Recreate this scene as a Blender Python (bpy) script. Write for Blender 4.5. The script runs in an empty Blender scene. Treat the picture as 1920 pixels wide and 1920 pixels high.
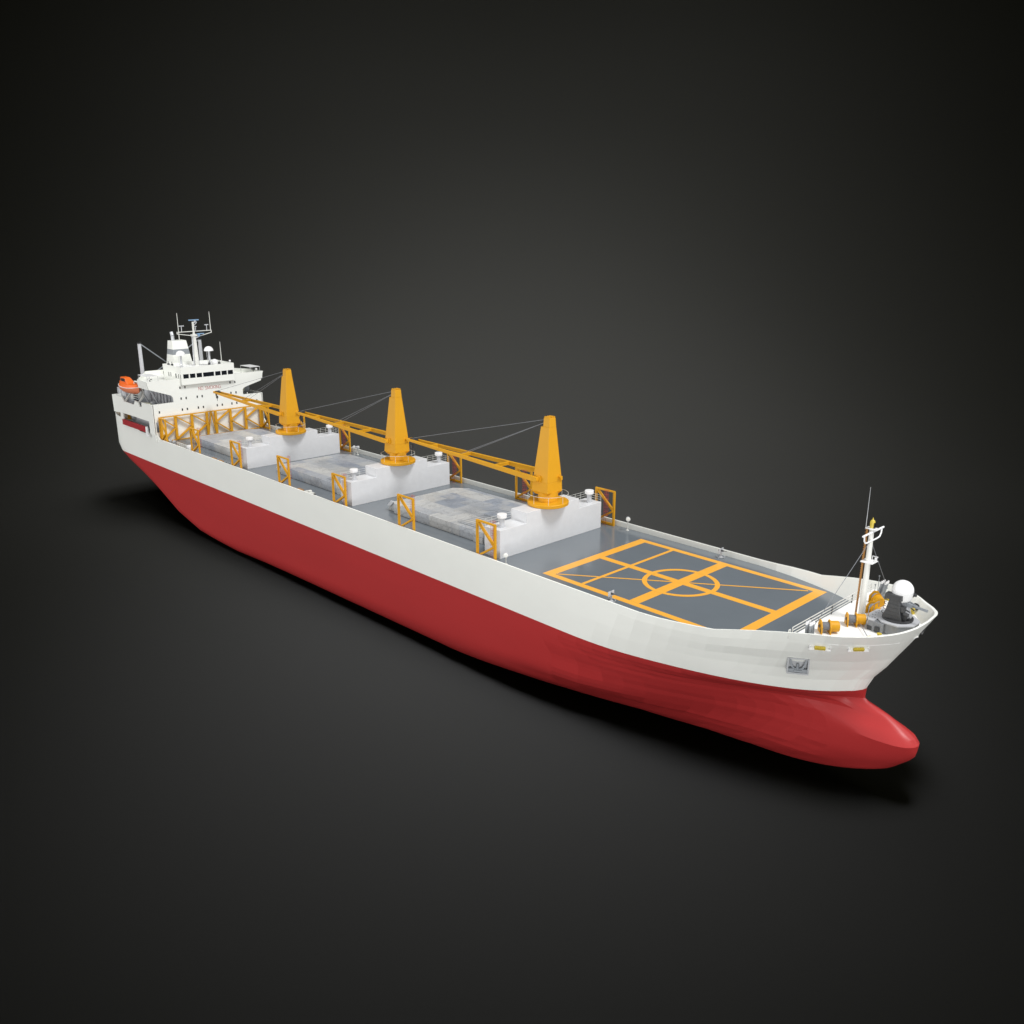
import bpy, math, random
import numpy as np
from mathutils import Vector, Matrix
random.seed(7)
S = bpy.context.scene
COL = S.collection
YC = .3

# ------------------------------------------------------------------ materials
def newmat(name):
    m = bpy.data.materials.new(name); m.use_nodes = True
    nt = m.node_tree
    return m, nt, nt.nodes['Principled BSDF']
def paint(name, col, rough=.35, metal=0, spec=.5, var=.0, vscale=.3, bump=0, stretch=(1, 1, 1), rvar=.0):
    m, nt, b = newmat(name)
    b.inputs['Base Color'].default_value = (*col, 1)
    b.inputs['Roughness'].default_value = rough
    b.inputs['Metallic'].default_value = metal
    b.inputs['Specular IOR Level'].default_value = spec
    if var or bump or rvar:
        tc = nt.nodes.new('ShaderNodeTexCoord'); mp = nt.nodes.new('ShaderNodeMapping')
        mp.inputs['Scale'].default_value = stretch
        nz = nt.nodes.new('ShaderNodeTexNoise'); nz.inputs['Scale'].default_value = vscale
        nz.inputs['Detail'].default_value = 6; nz.inputs['Roughness'].default_value = .6
        nt.links.new(tc.outputs['Object'], mp.inputs['Vector']); nt.links.new(mp.outputs[0], nz.inputs['Vector'])
        if var:
            r = nt.nodes.new('ShaderNodeMapRange')
            r.inputs['From Min'].default_value = .25; r.inputs['From Max'].default_value = .75
            r.inputs['To Min'].default_value = 1 - var; r.inputs['To Max'].default_value = 1 + var * .5
            mx = nt.nodes.new('ShaderNodeVectorMath'); mx.operation = 'SCALE'
            mx.inputs[0].default_value = col
            nt.links.new(nz.outputs['Fac'], r.inputs['Value']); nt.links.new(r.outputs[0], mx.inputs['Scale'])
            nt.links.new(mx.outputs[0], b.inputs['Base Color'])
        if rvar:
            r = nt.nodes.new('ShaderNodeMapRange')
            r.inputs['From Min'].default_value = .3; r.inputs['From Max'].default_value = .7
            r.inputs['To Min'].default_value = rough - rvar; r.inputs['To Max'].default_value = rough + rvar
            nt.links.new(nz.outputs['Fac'], r.inputs['Value']); nt.links.new(r.outputs[0], b.inputs['Roughness'])
        if bump:
            bp = nt.nodes.new('ShaderNodeBump'); bp.inputs['Strength'].default_value = bump
            nt.links.new(nz.outputs['Fac'], bp.inputs['Height']); nt.links.new(bp.outputs[0], b.inputs['Normal'])
    return m
WHITE = paint('white_paint', (.84, .85, .80), .38, var=.03, vscale=.15, stretch=(.6, .6, 1))
FDECK = paint('white_deck_paint', (.88, .88, .86), .45, var=.01, vscale=.4)
RED = paint('red_hull_paint', (.41, .031, .031), .36, var=.06, vscale=.12, stretch=(.25, .25, 1.2), spec=.28)
YEL = paint('yellow_paint', (.65, .315, .011), .5, spec=.3, var=.04, vscale=.5)
MARK = paint('yellow_marking_paint', (.82, .40, .055), .3, var=.05, vscale=.6)
OLIVE = paint('olive_yellow_paint', (.55, .42, .05), .45)
DECK = paint('grey_deck_paint', (.14, .16, .178), .17, spec=.55, var=.05, vscale=.12, rvar=.05)
HOUSE = paint('light_grey_paint', (.65, .655, .665), .40, var=.05, vscale=.9, bump=.02)
LGREY = paint('pale_grey_paint', (.50, .51, .53), .45, var=.04, vscale=.5)
MGREY = paint('mid_grey_paint', (.25, .27, .29), .45, var=.1, vscale=1.)
DGREY = paint('dark_grey_paint', (.045, .046, .048), .42, var=.1, vscale=1.2)
GUNG = paint('gunmetal_base_paint', (.26, .27, .285), .38, metal=.3, var=.25, vscale=2.2, stretch=(3, 3, .4))
ROPE = paint('wire_rope', (.22, .23, .25), .6, var=.3, vscale=6)
POCK = paint('pocket_grey_paint', (.38, .39, .40), .4)
BLACK = paint('black_paint', (.008, .008, .009), .35)
GLASS = paint('dark_glass', (.012, .014, .018), .06, spec=.8)
ORANGE = paint('orange_hull_paint', (.80, .14, .015), .33, var=.06, vscale=.8)
PORANGE = paint('pale_orange_paint', (.78, .25, .13), .4)
STEEL = paint('pale_steel', (.52, .53, .55), .35, metal=.2)
BLUE = paint('radar_blue_paint', (.20, .33, .50), .4)
RADOME = paint('radome_white', (.82, .82, .82), .3)
RAIL = paint('rail_white_paint', (.70, .70, .66), .4)
CREAM = paint('cream_plastic', (.72, .72, .55), .4)
LETTER = paint('red_lettering', (.48, .12, .11), .5)
REDL = paint('red_ladder_paint', (.42, .03, .03), .45)
BROWN = paint('brown_ladder_paint', (.36, .17, .04), .5)
RED2 = paint('gangway_red_paint', (.36, .022, .028), .4)
LAMP = paint('lamp_glass', (.85, .85, .8), .1)
GDECK = paint('green_grey_deck', (.22, .25, .25), .4)

def hatch_mat():
    m, nt, b = newmat('weathered_hatch_paint')
    N = nt.nodes; L = nt.links
    tc = N.new('ShaderNodeTexCoord')
    def noise(sc, st, det=6):
        mp = N.new('ShaderNodeMapping'); mp.inputs['Scale'].default_value = st
        L.new(tc.outputs['Object'], mp.inputs['Vector'])
        n = N.new('ShaderNodeTexNoise'); n.inputs['Scale'].default_value = sc; n.inputs['Detail'].default_value = det
        n.inputs['Roughness'].default_value = .65
        L.new(mp.outputs[0], n.inputs['Vector']); return n
    def ramp(src, pts):
        r = N.new('ShaderNodeValToRGB'); e = r.color_ramp.elements
        while len(e) < len(pts): e.new(.5)
        for i, (p, c) in enumerate(pts): e[i].position = p; e[i].color = (*c, 1)
        L.new(src, r.inputs['Fac']); return r
    def mix(kind, fac, a, b_):
        x = N.new('ShaderNodeMix'); x.data_type = 'RGBA'; x.blend_type = kind
        if isinstance(fac, float): x.inputs[0].default_value = fac
        else: L.new(fac, x.inputs[0])
        L.new(a, x.inputs[6]); L.new(b_, x.inputs[7]); return x.outputs[2]
    streak = ramp(noise(.7, (3.0, .14, 1.5)).outputs['Fac'], [(.3, (.46, .48, .50)), (.5, (.54, .555, .57)), (.72, (.60, .605, .61))])
    bk = N.new('ShaderNodeTexBrick'); mp = N.new('ShaderNodeMapping'); mp.inputs['Rotation'].default_value = (0, 0, 0)
    L.new(tc.outputs['Object'], mp.inputs['Vector']); L.new(mp.outputs[0], bk.inputs['Vector'])
    bk.inputs['Scale'].default_value = 1; bk.inputs['Brick Width'].default_value = 7.4; bk.inputs['Row Height'].default_value = 4.3
    bk.inputs['Mortar Size'].default_value = .02; bk.offset = .43; bk.squash = 1.0
    bk.inputs['Color1'].default_value = (.56, .60, .67, 1); bk.inputs['Color2'].default_value = (1, .97, .90, 1)
    bk.inputs['Mortar'].default_value = (.74, .74, .74, 1); bk.inputs['Bias'].default_value = -.1
    c1 = mix('MULTIPLY', 1.0, streak.outputs[0], bk.outputs['Color'])
    blot = ramp(noise(.42, (1, 1, 1), 9).outputs['Fac'], [(.46, (1, 1, 1)), (.58, (.92, .92, .93))])
    c2 = mix('MULTIPLY', 1.0, c1, blot.outputs[0])
    warm = ramp(noise(.13, (1, 1.3, 1), 3).outputs['Fac'], [(.55, (0, 0, 0)), (.60, (.35, .35, .35))])
    w = N.new('ShaderNodeRGB'); w.outputs[0].default_value = (.52, .50, .455, 1)
    c3 = mix('MIX', warm.outputs[0], c2, w.outputs[0])
    spk = ramp(noise(2.6, (1, .5, 1), 12).outputs['Fac'], [(.58, (1, 1, 1)), (.66, (.42, .42, .44))])
    c4 = mix('MULTIPLY', .8, c3, spk.outputs[0])
    crk = ramp(noise(.16, (1, 1, 1), 12).outputs['Fac'], [(.492, (1, 1, 1)), (.498, (.45, .44, .43)), (.502, (.45, .44, .43)), (.508, (1, 1, 1))])
    c5 = mix('MULTIPLY', .75, c4, crk.outputs[0])
    L.new(c5, b.inputs['Base Color'])
    b.inputs['Roughness'].default_value = .34
    return m
HATCH = hatch_mat()

# ------------------------------------------------------------------ mesh builder
class MB:
    def __init__(s): s.v = []; s.f = []; s.m = []; s.mi = 0
    def add(s, vs, fs):
        o = len(s.v); s.v += [tuple(v) for v in vs]
        for f in fs: s.f.append([o + i for i in f]); s.m.append(s.mi)
        return s
    def box(s, x0, x1, y0, y1, z0, z1):
        vs = [(x, y, z) for x in (x0, x1) for y in (y0, y1) for z in (z0, z1)]
        return s.add(vs, [(0, 1, 3, 2), (4, 6, 7, 5), (0, 4, 5, 1), (2, 3, 7, 6), (0, 2, 6, 4), (1, 5, 7, 3)])
    def bar(s, p, q, w, h=None, up=(0, 0, 1), ext=0):
        h = h or w
        p = Vector(p); q = Vector(q); d = (q - p).normalized(); up = Vector(up)
        if abs(d.dot(up)) > .98: up = Vector((1, 0, 0))
        a = d.cross(up).normalized(); b = a.cross(d).normalized()
        p = p - d * ext; q = q + d * ext
        vs = [c + a * (i * w / 2) + b * (j * h / 2) for c in (p, q) for i, j in ((-1, -1), (1, -1), (1, 1), (-1, 1))]
        return s.add(vs, [(3, 2, 1, 0), (4, 5, 6, 7), (0, 1, 5, 4), (1, 2, 6, 5), (2, 3, 7, 6), (3, 0, 4, 7)])
    def cyl(s, p, q, r0, r1=None, n=16, cap=True):
        r1 = r0 if r1 is None else r1
        return s.lathe(p, Vector(q) - Vector(p), [(0, r0), (1, r1)], n, cap, rel=True)
    def lathe(s, p, ax, prof, n=24, cap=True, rel=False):
        p = Vector(p); ax = Vector(ax); Lh = ax.length if rel else 1; d = ax.normalized()
        a = d.cross(Vector((0, 0, 1)))
        if a.length < .01: a = Vector((1, 0, 0))
        a.normalize(); b = d.cross(a)
        vs = []; fs = []
        for t, r in prof:
            for k in range(n):
                an = 2 * math.pi * k / n
                vs.append(p + d * (t * Lh) + (a * math.cos(an) + b * math.sin(an)) * r)
        for i in range(len(prof) - 1):
            for k in range(n):
                k2 = (k + 1) % n
                fs.append((i * n + k, i * n + k2, (i + 1) * n + k2, (i + 1) * n + k))
        if cap:
            fs.append(tuple(range(n))[::-1]); fs.append(tuple((len(prof) - 1) * n + k for k in range(n)))
        return s.add(vs, fs)
    def tube(s, pts, r, n=6, closed=False):
        pts = [Vector(p) for p in pts]
        m = len(pts)
        for i in range(m - (0 if closed else 1)):
            s.cyl(pts[i], pts[(i + 1) % m], r, r, n)
        return s
    def prism(s, poly, axis, a, b):
        """poly in the two other axes (x,y)->z ; (x,z)->y ; (y,z)->x"""
        def P(u, v, w): return {'x': (w, u, v), 'y': (u, w, v), 'z': (u, v, w)}[axis]
        n = len(poly)
        vs = [P(u, v, a) for u, v in poly] + [P(u, v, b) for u, v in poly]
        fs = [tuple(range(n)), tuple(range(n, 2 * n))[::-1]] + [(i, i + n, (i + 1) % n + n, (i + 1) % n) for i in range(n)]
        return s.add(vs, fs)
    def frustum(s, p0, p1):
        """two same-length loops of points"""
        n = len(p0)
        return s.add(list(p0) + list(p1), [tuple(range(n))[::-1], tuple(range(n, 2 * n))] + [(i, (i + 1) % n, (i + 1) % n + n, i + n) for i in range(n)])
    def sphere(s, c, r, n=20, z0=-1, z1=1):
        k = 10; prof = []
        for i in range(k + 1):
            z = z0 + (z1 - z0) * i / k
            a = math.asin(max(-1, min(1, z0))) + (math.asin(z1) - math.asin(z0)) * i / k
            prof.append((math.sin(a) * r, max(math.cos(a) * r, 1e-3)))
        return s.lathe(c, (0, 0, 1), prof, n)

SHIP_BASE = Vector((-40, YC, -25.4))
WORLD = {}
def link(o, parent=None):
    COL.objects.link(o)
    if parent is not None:
        o.parent = parent
        o.matrix_parent_inverse = WORLD[parent.name].inverted()
    WORLD[o.name] = Matrix.Translation(o.location)
    return o
def part(name, mb, mat, parent=None, smooth=False, bevel=0, label=None, off=(0, 0, 0)):
    me = bpy.data.meshes.new(name)
    me.from_pydata(mb.v, [], mb.f)
    mats = mat if isinstance(mat, (list, tuple)) else [mat]
    for x in mats: me.materials.append(x)
    if len(mats) > 1: me.polygons.foreach_set('material_index', mb.m)
    me.validate(); me.update()
    import bmesh
    bm = bmesh.new(); bm.from_mesh(me); bmesh.ops.recalc_face_normals(bm, faces=bm.faces); bm.to_mesh(me); bm.free()
    if smooth:
        for p in me.polygons: p.use_smooth = True
        me.set_sharp_from_angle(angle=math.radians(smooth if smooth is not True else 35))
    o = bpy.data.objects.new(name, me); o.location = off
    link(o, parent)
    if bevel:
        b = o.modifiers.new('edge', 'BEVEL'); b.width = bevel; b.segments = 2; b.limit_method = 'ANGLE'; b.angle_limit = math.radians(40)
    if label: o['label'] = label
    return o
def empty(name, loc=(0, 0, 0), parent=None, label=None):
    o = bpy.data.objects.new(name, None); o.location = loc; o.empty_display_size = 1
    link(o, parent)
    if label: o['label'] = label
    return o
def top(o, label, cat, group=None, kind=None):
    o['label'] = label; o['category'] = cat
    if group: o['group'] = group
    if kind: o['kind'] = kind
    return o
def dup(src, off, parent, label=None):
    """copy a part with its sub-parts, moved by off"""
    o = src.copy(); COL.objects.link(o)
    o.parent = parent
    o.matrix_parent_inverse = src.matrix_parent_inverse.copy()
    o.location = src.location + Vector(off)
    WORLD[o.name] = Matrix.Translation(o.location)
    if label: o['label'] = label
    for ch in list(src.children):
        c = ch.copy(); COL.objects.link(c); c.parent = o
        c.matrix_parent_inverse = ch.matrix_parent_inverse.copy()
    return o

def itp(x,T): 
    xs=[t[0] for t in T];ys=[t[1] for t in T];return np.interp(x,xs,ys)
KEEL=-25.4
# fore body level tables: z -> [(x,half)]
FORE={
 6.2:[(64,18.7),(69.5,18.3),(74,17.6),(80,16.2),(84,14.8),(88,13.2),(91,10.4),(93.2,7.6),(94.2,5.6),(94.75,3.4),(94.9,0)],
 3.0:[(60,18.7),(66,18.3),(70,17.4),(75,16.2),(80,14.5),(84,12.8),(88,9.8),(90.6,6.8),(92.3,4.2),(93.1,2.0),(93.3,0)],
 0.0:[(56,18.7),(62,18.2),(68,17.0),(73,15.6),(78,13.6),(82,11.4),(86,8.2),(89,4.9),(90.8,2.4),(91.5,0)],
 -3.:[(52,18.7),(60,17.6),(66,16.1),(72,14.0),(77,11.8),(81,9.2),(85,5.8),(87.6,3),(89.2,1.4),(89.7,0)],
 -7.7:[(42,18.7),(48,18.4),(54,17.5),(59.3,16.2),(65,14.6),(69.5,13.1),(73.6,11.4),(79.5,8.2),(82.6,5.8),(85,3.3),(86.6,1.2),(87.0,0)],
 -9.4:[(40,18.7),(48,18.0),(60,15.2),(65,13.2),(73.6,9.2),(79.5,5.6),(83,3.0),(85.6,.9),(86.7,.35),(87.0,0)],
 -11:[(38,18.7),(48,17.4),(60,13.9),(65,11.5),(70,8.7),(75,5.9),(80,3.5),(84,2.1),(88,1.3),(90.3,.8),(91.2,0)],
 -14:[(34,18.7),(48,16.2),(60,12),(65,9.6),(70,7.0),(75,5.0),(80,3.8),(85,3.3),(90,3.2),(93.5,2.7),(95.1,1.7),(95.9,0)],
 -16:[(30,18.7),(40,17.8),(48,15.4),(55,12.8),(60,10.6),(65,8.4),(70,6.3),(75,4.7),(80,3.8),(85,3.3),(90,2.9),(93.3,2.2),(94.8,1.4),(95.6,0)],
 -18:[(26,18.7),(40,16.9),(48,14.4),(55,11.4),(60,9.2),(65,7.2),(70,5.5),(75,4.3),(80,3.7),(85,3.1),(90,2.3),(92.3,1.5),(93.8,0)],
 -19.6:[(20,18.5),(40,15.2),(48,12.6),(60,8.0),(70,5.0),(80,3.2),(85,2.4),(89,1.4),(91,.8),(92,0)],
 -21:[(16,18.0),(30,16.1),(40,13.5),(48,10.8),(60,6.9),(70,4.4),(80,2.8),(85,1.5),(88,.9),(89.3,0)],
 -23:[(6,16.8),(16,16.1),(30,13.5),(37,11.7),(48,8.7),(60,5.2),(70,3.2),(78,1.7),(82,.8),(84.2,0)],
 -24.5:[(0,15.2),(12,14.2),(30,11),(37,9.4),(48,6.4),(60,3.6),(70,1.8),(76,.8),(78,0)],
 -25.4:[(0,11.5),(12,10.2),(30,7),(37,5.6),(48,3.2),(60,1.4),(68,.5),(72,0)],
}
ZL=sorted(FORE,reverse=True)
R_AFT=[(-175,3),(-120,3),(-90,3.5),(-40,5.5),(0,7)]
ZB=[(-176,-7.5),(-171,-8.6),(-163,-11.3),(-152,-14.0),(-141,-17.2),(-127,-22.2),(-113,-25),(-104,-25.6),(-90,-25.9),(-70,-25.4),(0,-25.4)]
STERN=[(6,-174.5),(0,-174.0),(-4,-173.5),(-7.7,-171.5),(-9,-168)]
def prof(h,r,B=18.7):
    h=max(h,0)
    if h>=r: return B
    return B-r+np.sqrt(max(r*r-(r-h)**2,0))
def halfb(x,z):
    """half breadth at station x and height z (0 outside)"""
    if x<=0:
        zb=itp(x,ZB)
        if z<zb-1e-6: return 0
        return prof(z-zb,itp(x,R_AFT))
    if z>=ZL[0]: return fore(x,ZL[0])
    for a,b in zip(ZL[:-1],ZL[1:]):
        if b<=z<=a:
            t=(z-b)/(a-b)
            fa=fore(x,a);fb=fore(x,b)
            v=fb+(fa-fb)*t
            mid=prof(z-KEEL,7)
            s=min(x/14,1);s=s*s*(3-2*s)
            return mid*(1-s)+v*s if x<14 else v
    return 0
def fore(x,z):
    T=FORE[z]
    if x>=T[-1][0]: return 0
    xs=[t[0] for t in T];ys=[t[1]**2 for t in T]
    return float(np.sqrt(np.interp(x,xs,ys)))

# ------------------------------------------------------------------ ship root
ship = empty('cargo_ship', SHIP_BASE)
top(ship, 'white and red cargo ship with three yellow deck cranes and a helicopter deck forward', 'ship')

# ------------------------------------------------------------------ hull shape
def zrail(x):
    return itp(x, [(-176, 5.0), (-164.6, 4.3), (-160.6, 3.2), (-142, 2.9), (-136.0, 3.0), (-135.2, 1.9), (-134.0, 1.15), (58, 1.15), (64, 1.6), (70, 2.0), (74, 3.1), (80, 4.3), (84, 4.9), (88, 5.1), (91, 5.2), (93.4, 5.6), (95, 6.1)])
ZA = ZL[::-1]
def zcubic(z, vals):
    """monotone cubic through the level tables"""
    z = min(max(z, ZA[0]), ZA[-1])
    i = min(int(np.searchsorted(ZA, z, side='right')) - 1, len(ZA) - 2)
    h = ZA[i + 1] - ZA[i]; t = (z - ZA[i]) / h
    def sl(k): return (vals[k + 1] - vals[k]) / (ZA[k + 1] - ZA[k])
    def tan(k):
        if k == 0: return sl(0)
        if k == len(ZA) - 1: return sl(k - 1)
        p, q = sl(k - 1), sl(k)
        return 0 if p * q <= 0 else 2 * p * q / (p + q)
    m0, m1 = tan(i), tan(i + 1)
    return (2*t**3 - 3*t*t + 1) * vals[i] + (t**3 - 2*t*t + t) * h * m0 + (-2*t**3 + 3*t*t) * vals[i + 1] + (t**3 - t*t) * h * m1
def xend(z):
    return zcubic(z, [FORE[k][-1][0] for k in ZA])
def fore_u(u, z):
    v = zcubic(z, [fore(u * FORE[k][-1][0], k) for k in ZA])
    x = u * xend(z)
    if u >= 1: return x, 0.0
    mid = prof(z - KEEL, 7)
    s = min(x / 14, 1); s = s * s * (3 - 2 * s)
    return x, mid * (1 - s) + v * s
USTN = [0, .05, .1, .15, .2, .26, .32, .38, .44, .49, .53, .57, .61, .65, .685, .72, .75, .78, .81, .84, .865, .89, .91, .93, .945, .96, .972, .98, .986, .991, .995, .998, 1.0]
XST = [-174.5, -173.8, -172, -170, -168, -165, -162, -158, -154, -150, -146, -143, -140, -137, -136, -135.2, -134, -131, -127, -120, -113, -107, -100, -90, -75, -60, -45, -30, -15]
LOW = [-7.7, -8.3, -8.9, -9.4, -9.9, -10.4, -11, -11.6, -12.3, -13.1, -14, -15, -16, -17, -18, -19, -19.8, -20.5, -21.2, -21.9, -22.5, -23, -23.5, -24, -24.4, -24.8, -25.1, -25.3, -25.4]
def hull_grid():
    cols = []
    for x in XST:
        zr = zrail(x); zb = itp(x, ZB); r = itp(x, R_AFT)
        taper = 1.0
        if x < -168: taper = 1 - .10 * ((-168 - x) / 6.5) ** 2
        col = []
        for k in range(6):
            z = zr + (-7.7 - zr) * k / 6
            col.append((x, 18.7 * taper, z))
        for z in LOW:
            h = (z + 7.7) / (KEEL + 7.7)          # 0..1 down
            zz = -7.7 + (zb + 7.7) * h if zb < -7.7 else -7.7
            hh = zz - zb
            if z == LOW[-1]: hh = 0
            col.append((x, prof(hh, r) * taper if zb < -7.8 else 18.7 * taper - 8 * h, zz))
        cols.append(col)
    for u in USTN:
        col = []
        for k in range(6):
            # the top row follows the sheer
            x = u * 93
            for _ in range(6):
                zr = zrail(x); x = u * xend(zr)
            z = zr + (-7.7 - zr) * k / 6
            xx, hb = fore_u(u, z)
            col.append((xx, hb, z))
        for z in LOW:
            xx, hb = fore_u(u, z); col.append((xx, hb, z))
        cols.append(col)
    return cols
GRID = hull_grid()
NR = len(GRID[0]); NCOL = len(GRID)
def build_shell():
    mb = MB(); rr = random.Random(3)
    for i, c in enumerate(GRID):
        for j in range(1, NR - 2):
            x, h, z = c[j]
            k = min(max((x - 36) / 14, 0), 1) * (1 if h > 1.2 else 0)
            if k and h > 1.2:
                amp = .025 if j >= 6 else .03
                c[j] = (x, h + k * (((-1) ** j * amp * .9 if 6 < j < 26 else 0) + rr.uniform(-amp, amp)) * (0.35 if j == 6 else 1), z)
    for side in (-1, 1):
        vs = [(x, YC + side * h, z) for c in GRID for (x, h, z) in c]
        o = len(mb.v); mb.v += vs
        for i in range(NCOL - 1):
            for j in range(NR - 1):
                mb.f.append([o + i * NR + j, o + (i + 1) * NR + j, o + (i + 1) * NR + j + 1, o + i * NR + j + 1])
                mb.m.append(0 if j < 6 else 1)
    # bottom plate and transom
    n1 = NCOL * NR
    for i in range(NCOL - 1):
        mb.f.append([i * NR + NR - 1, (i + 1) * NR + NR - 1, n1 + (i + 1) * NR + NR - 1, n1 + i * NR + NR - 1]); mb.m.append(1)
    for j in range(NR - 1):
        mb.f.append([j, j + 1, n1 + j + 1, n1 + j]); mb.m.append(0 if j < 6 else 1)
    return mb
def hull_half(x, z):
    # half breadth from the grid at height z
    hs = []
    for c in GRID:
        zs = [p[2] for p in c]
        if z > zs[0]: hs.append((c[0][0], c[0][1]))
        else:
            hs.append((float(np.interp(z, zs[::-1], [p[0] for p in c][::-1])), float(np.interp(z, zs[::-1], [p[1] for p in c][::-1]))))
    hs.sort()
    return float(np.interp(x, [a for a, b in hs], [b for a, b in hs]))
hullmb = build_shell()
# inner bulwark skin and cap rail
TH = .32
for side in (-1, 1):
    top_ = []; inn = []; bot = []
    crossed = False
    for c in GRID:
        x, h, z = c[0]
        if h < TH: h = TH * 1.01
        xi = x - (.35 if x > 90 else 0)
        zds = [-.2] if x < 79.2 else [3.0]
        if x >= 79.2 and not crossed: zds = [-.2, 3.0]; crossed = True
        for zd in zds:
            zb_ = min(zd, z - .05); xb_ = min(xi, 92.6)
            hb_ = max(hull_half(xb_, zb_) - TH, .02) if x > -170 else h - TH
            top_.append((x, YC + side * c[0][1], z)); inn.append((xi, YC + side * (h - TH), z)); bot.append((xb_, YC + side * min(hb_, h - TH), zb_))
    o = len(hullmb.v); n = len(top_)
    hullmb.v += top_ + inn + bot
    for i in range(n - 1):
        for a, b in ((0, n), (n, 2 * n)):
            hullmb.f.append([o + a + i, o + a + i + 1, o + b + i + 1, o + b + i]); hullmb.m.append(0)
hull = part('hull', hullmb, [WHITE, RED], ship, smooth=22)
for p in hull.data.polygons:
    if p.center.x > 37 and (p.material_index == 0 or p.center.x < 82): p.use_smooth = False

# decks ------------------------------------------------------------
def deck_poly(x0, x1, z, inset, step=2.):
    xs = list(np.arange(x0, x1, step)) + [x1]
    p = [(x, YC - max(hull_half(x, z) - inset, .05)) for x in xs]
    return p + [(x, YC + max(hull_half(x, z) - inset, .05)) for x in xs[::-1]]
mb = MB().prism(deck_poly(-136.2, 80.8, 0, .28), 'z', -.15, 0)
maindeck = part('main_deck', mb, DECK, ship)
mb = MB().prism(deck_poly(-174, -136.2, 0, .3), 'z', 1.6, 1.8)
part('aft_deck', mb, GDECK, ship)
mb = MB().prism(deck_poly(80.55, 93.6, 3.3, .12, 1.0), 'z', 3.15, 3.3)
mb.prism([(YC - 11.6, -.1), (YC + 11.6, -.1), (YC + 13.8, 3.14), (YC - 13.8, 3.14)], 'x', 80.6, 80.85)
part('forecastle_deck', mb, FDECK, ship)

# helideck markings ------------------------------------------------
HX0, HX1, HY0, HY1 = 30.5, 72.0, -14.5, 15.1
zm = .008
mb = MB()
def strip(p, q, w, z=zm):
    p = Vector((*p, z)); q = Vector((*q, z)); d = (q - p).normalized(); n = Vector((-d.y, d.x, 0)) * w / 2
    mb.add([p + n, q + n, q - n, p - n], [(0, 1, 2, 3)])
bw = 1.35
strip((HX0, HY0 + bw / 2), (HX1, HY0 + bw / 2), bw); strip((HX0, HY1 - bw / 2), (HX1, HY1 - bw / 2), bw)
strip((HX0 + bw * .75, HY0 + bw), (HX0 + bw * .75, HY1 - bw), bw * 1.5); strip((HX1 - bw * .7, HY0 + bw), (HX1 - bw * .7, HY1 - bw), bw * 1.4)
CX, CY = (HX0 + HX1) / 2, (HY0 + HY1) / 2
strip((HX0 + bw * 1.5, CY), (HX1 - bw * 1.4, CY), 1.5, zm + .004)
strip((CX, HY0 + bw), (CX, HY1 - bw), 2.1, zm + .008)
strip((39.4, HY0 + bw), (39.4, HY1 - bw), .75, zm + .012)
strip((HX0 + 2.2, HY0 + 1.6), (HX1 - 2.6, HY1 - 1.9), .42, zm + .016)
R1, R2 = 6.1, 7.0
ring = []
for k in range(64):
    a = 2 * math.pi * k / 64
    ring.append((CX + R1 * math.cos(a), CY + R1 * math.sin(a), zm + .020)); ring.append((CX + R2 * math.cos(a), CY + R2 * math.sin(a), zm + .020))
mb.add(ring, [(2 * k, 2 * k + 1, (2 * k + 3) % 128, (2 * k + 2) % 128) for k in range(64)])
part('helideck_marking', mb, MARK, ship)

# ------------------------------------------------------------------ railing helper
def railing(pts, h, nrail=3, r=.035, gap=1.5, posts=True, closed=False):
    m = MB(); P = [Vector(p) for p in pts]
    if closed: P = P + [P[0]]
    for k in range(nrail):
        z = h * (k + 1) / nrail
        for a, b in zip(P[:-1], P[1:]): m.bar(a + Vector((0, 0, z)), b + Vector((0, 0, z)), 2 * r)
    if posts:
        for a, b in zip(P[:-1], P[1:]):
            n = max(1, round((b - a).length / gap))
            for i in range(n + 1):
                p = a.lerp(b, i / n); m.bar(p, p + Vector((0, 0, h)), 2 * r)
    return m

# ------------------------------------------------------------------ crane houses, cranes
PER = -51.4
def crane_house():
    m = MB()
    x0, x1 = 14.9, 19.4
    prof_ = [(-15, 0), (15, 0), (15, 5.83), (7.75, 5.83), (7.75, 7.98), (-7.75, 7.98), (-7.75, 5.83), (-15, 5.83)]
    m.prism(prof_, 'x', x0, x1)
    h = part('crane_house', m, HOUSE, ship, bevel=.05)
    for y in (-12.9, 12.9):
        v = MB(); v.lathe((17.7, y, 5.83), (0, 0, 1), [(0, .52), (1.9, .52), (1.95, .52)], 20)
        v.box(17.3, 18.1, y - .75, y + .75, 5.83, 6.0)
        a = part('vent_pipe', v, LGREY, h, smooth=True)
        v = MB(); v.lathe((17.7, y, 7.72), (0, 0, 1), [(0, .9), (.1, .98), (.72, .98), (.78, .93)], 24)
        part('vent_cap', v, RADOME, h, smooth=True)
    for s in (-1, 1):
        pts = [(15.0, s * 7.9, 5.83), (15.0, s * 14.9, 5.83), (19.3, s * 14.9, 5.83)]
        part('railing', railing(pts[:2] , 1.5, 3, .022, 1.7), RAIL, h)
        if s > 0: part('railing', railing([(19.3, 14.9, 5.83), (15.0, 14.9, 5.83)], 1.5, 3, .022, 1.4), RAIL, h)
    m = MB(); m.box(14.2, 14.9, -1.4, -.4, 0, 2.2); part('locker', m, LGREY, h)
    return h
house0 = crane_house()

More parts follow.
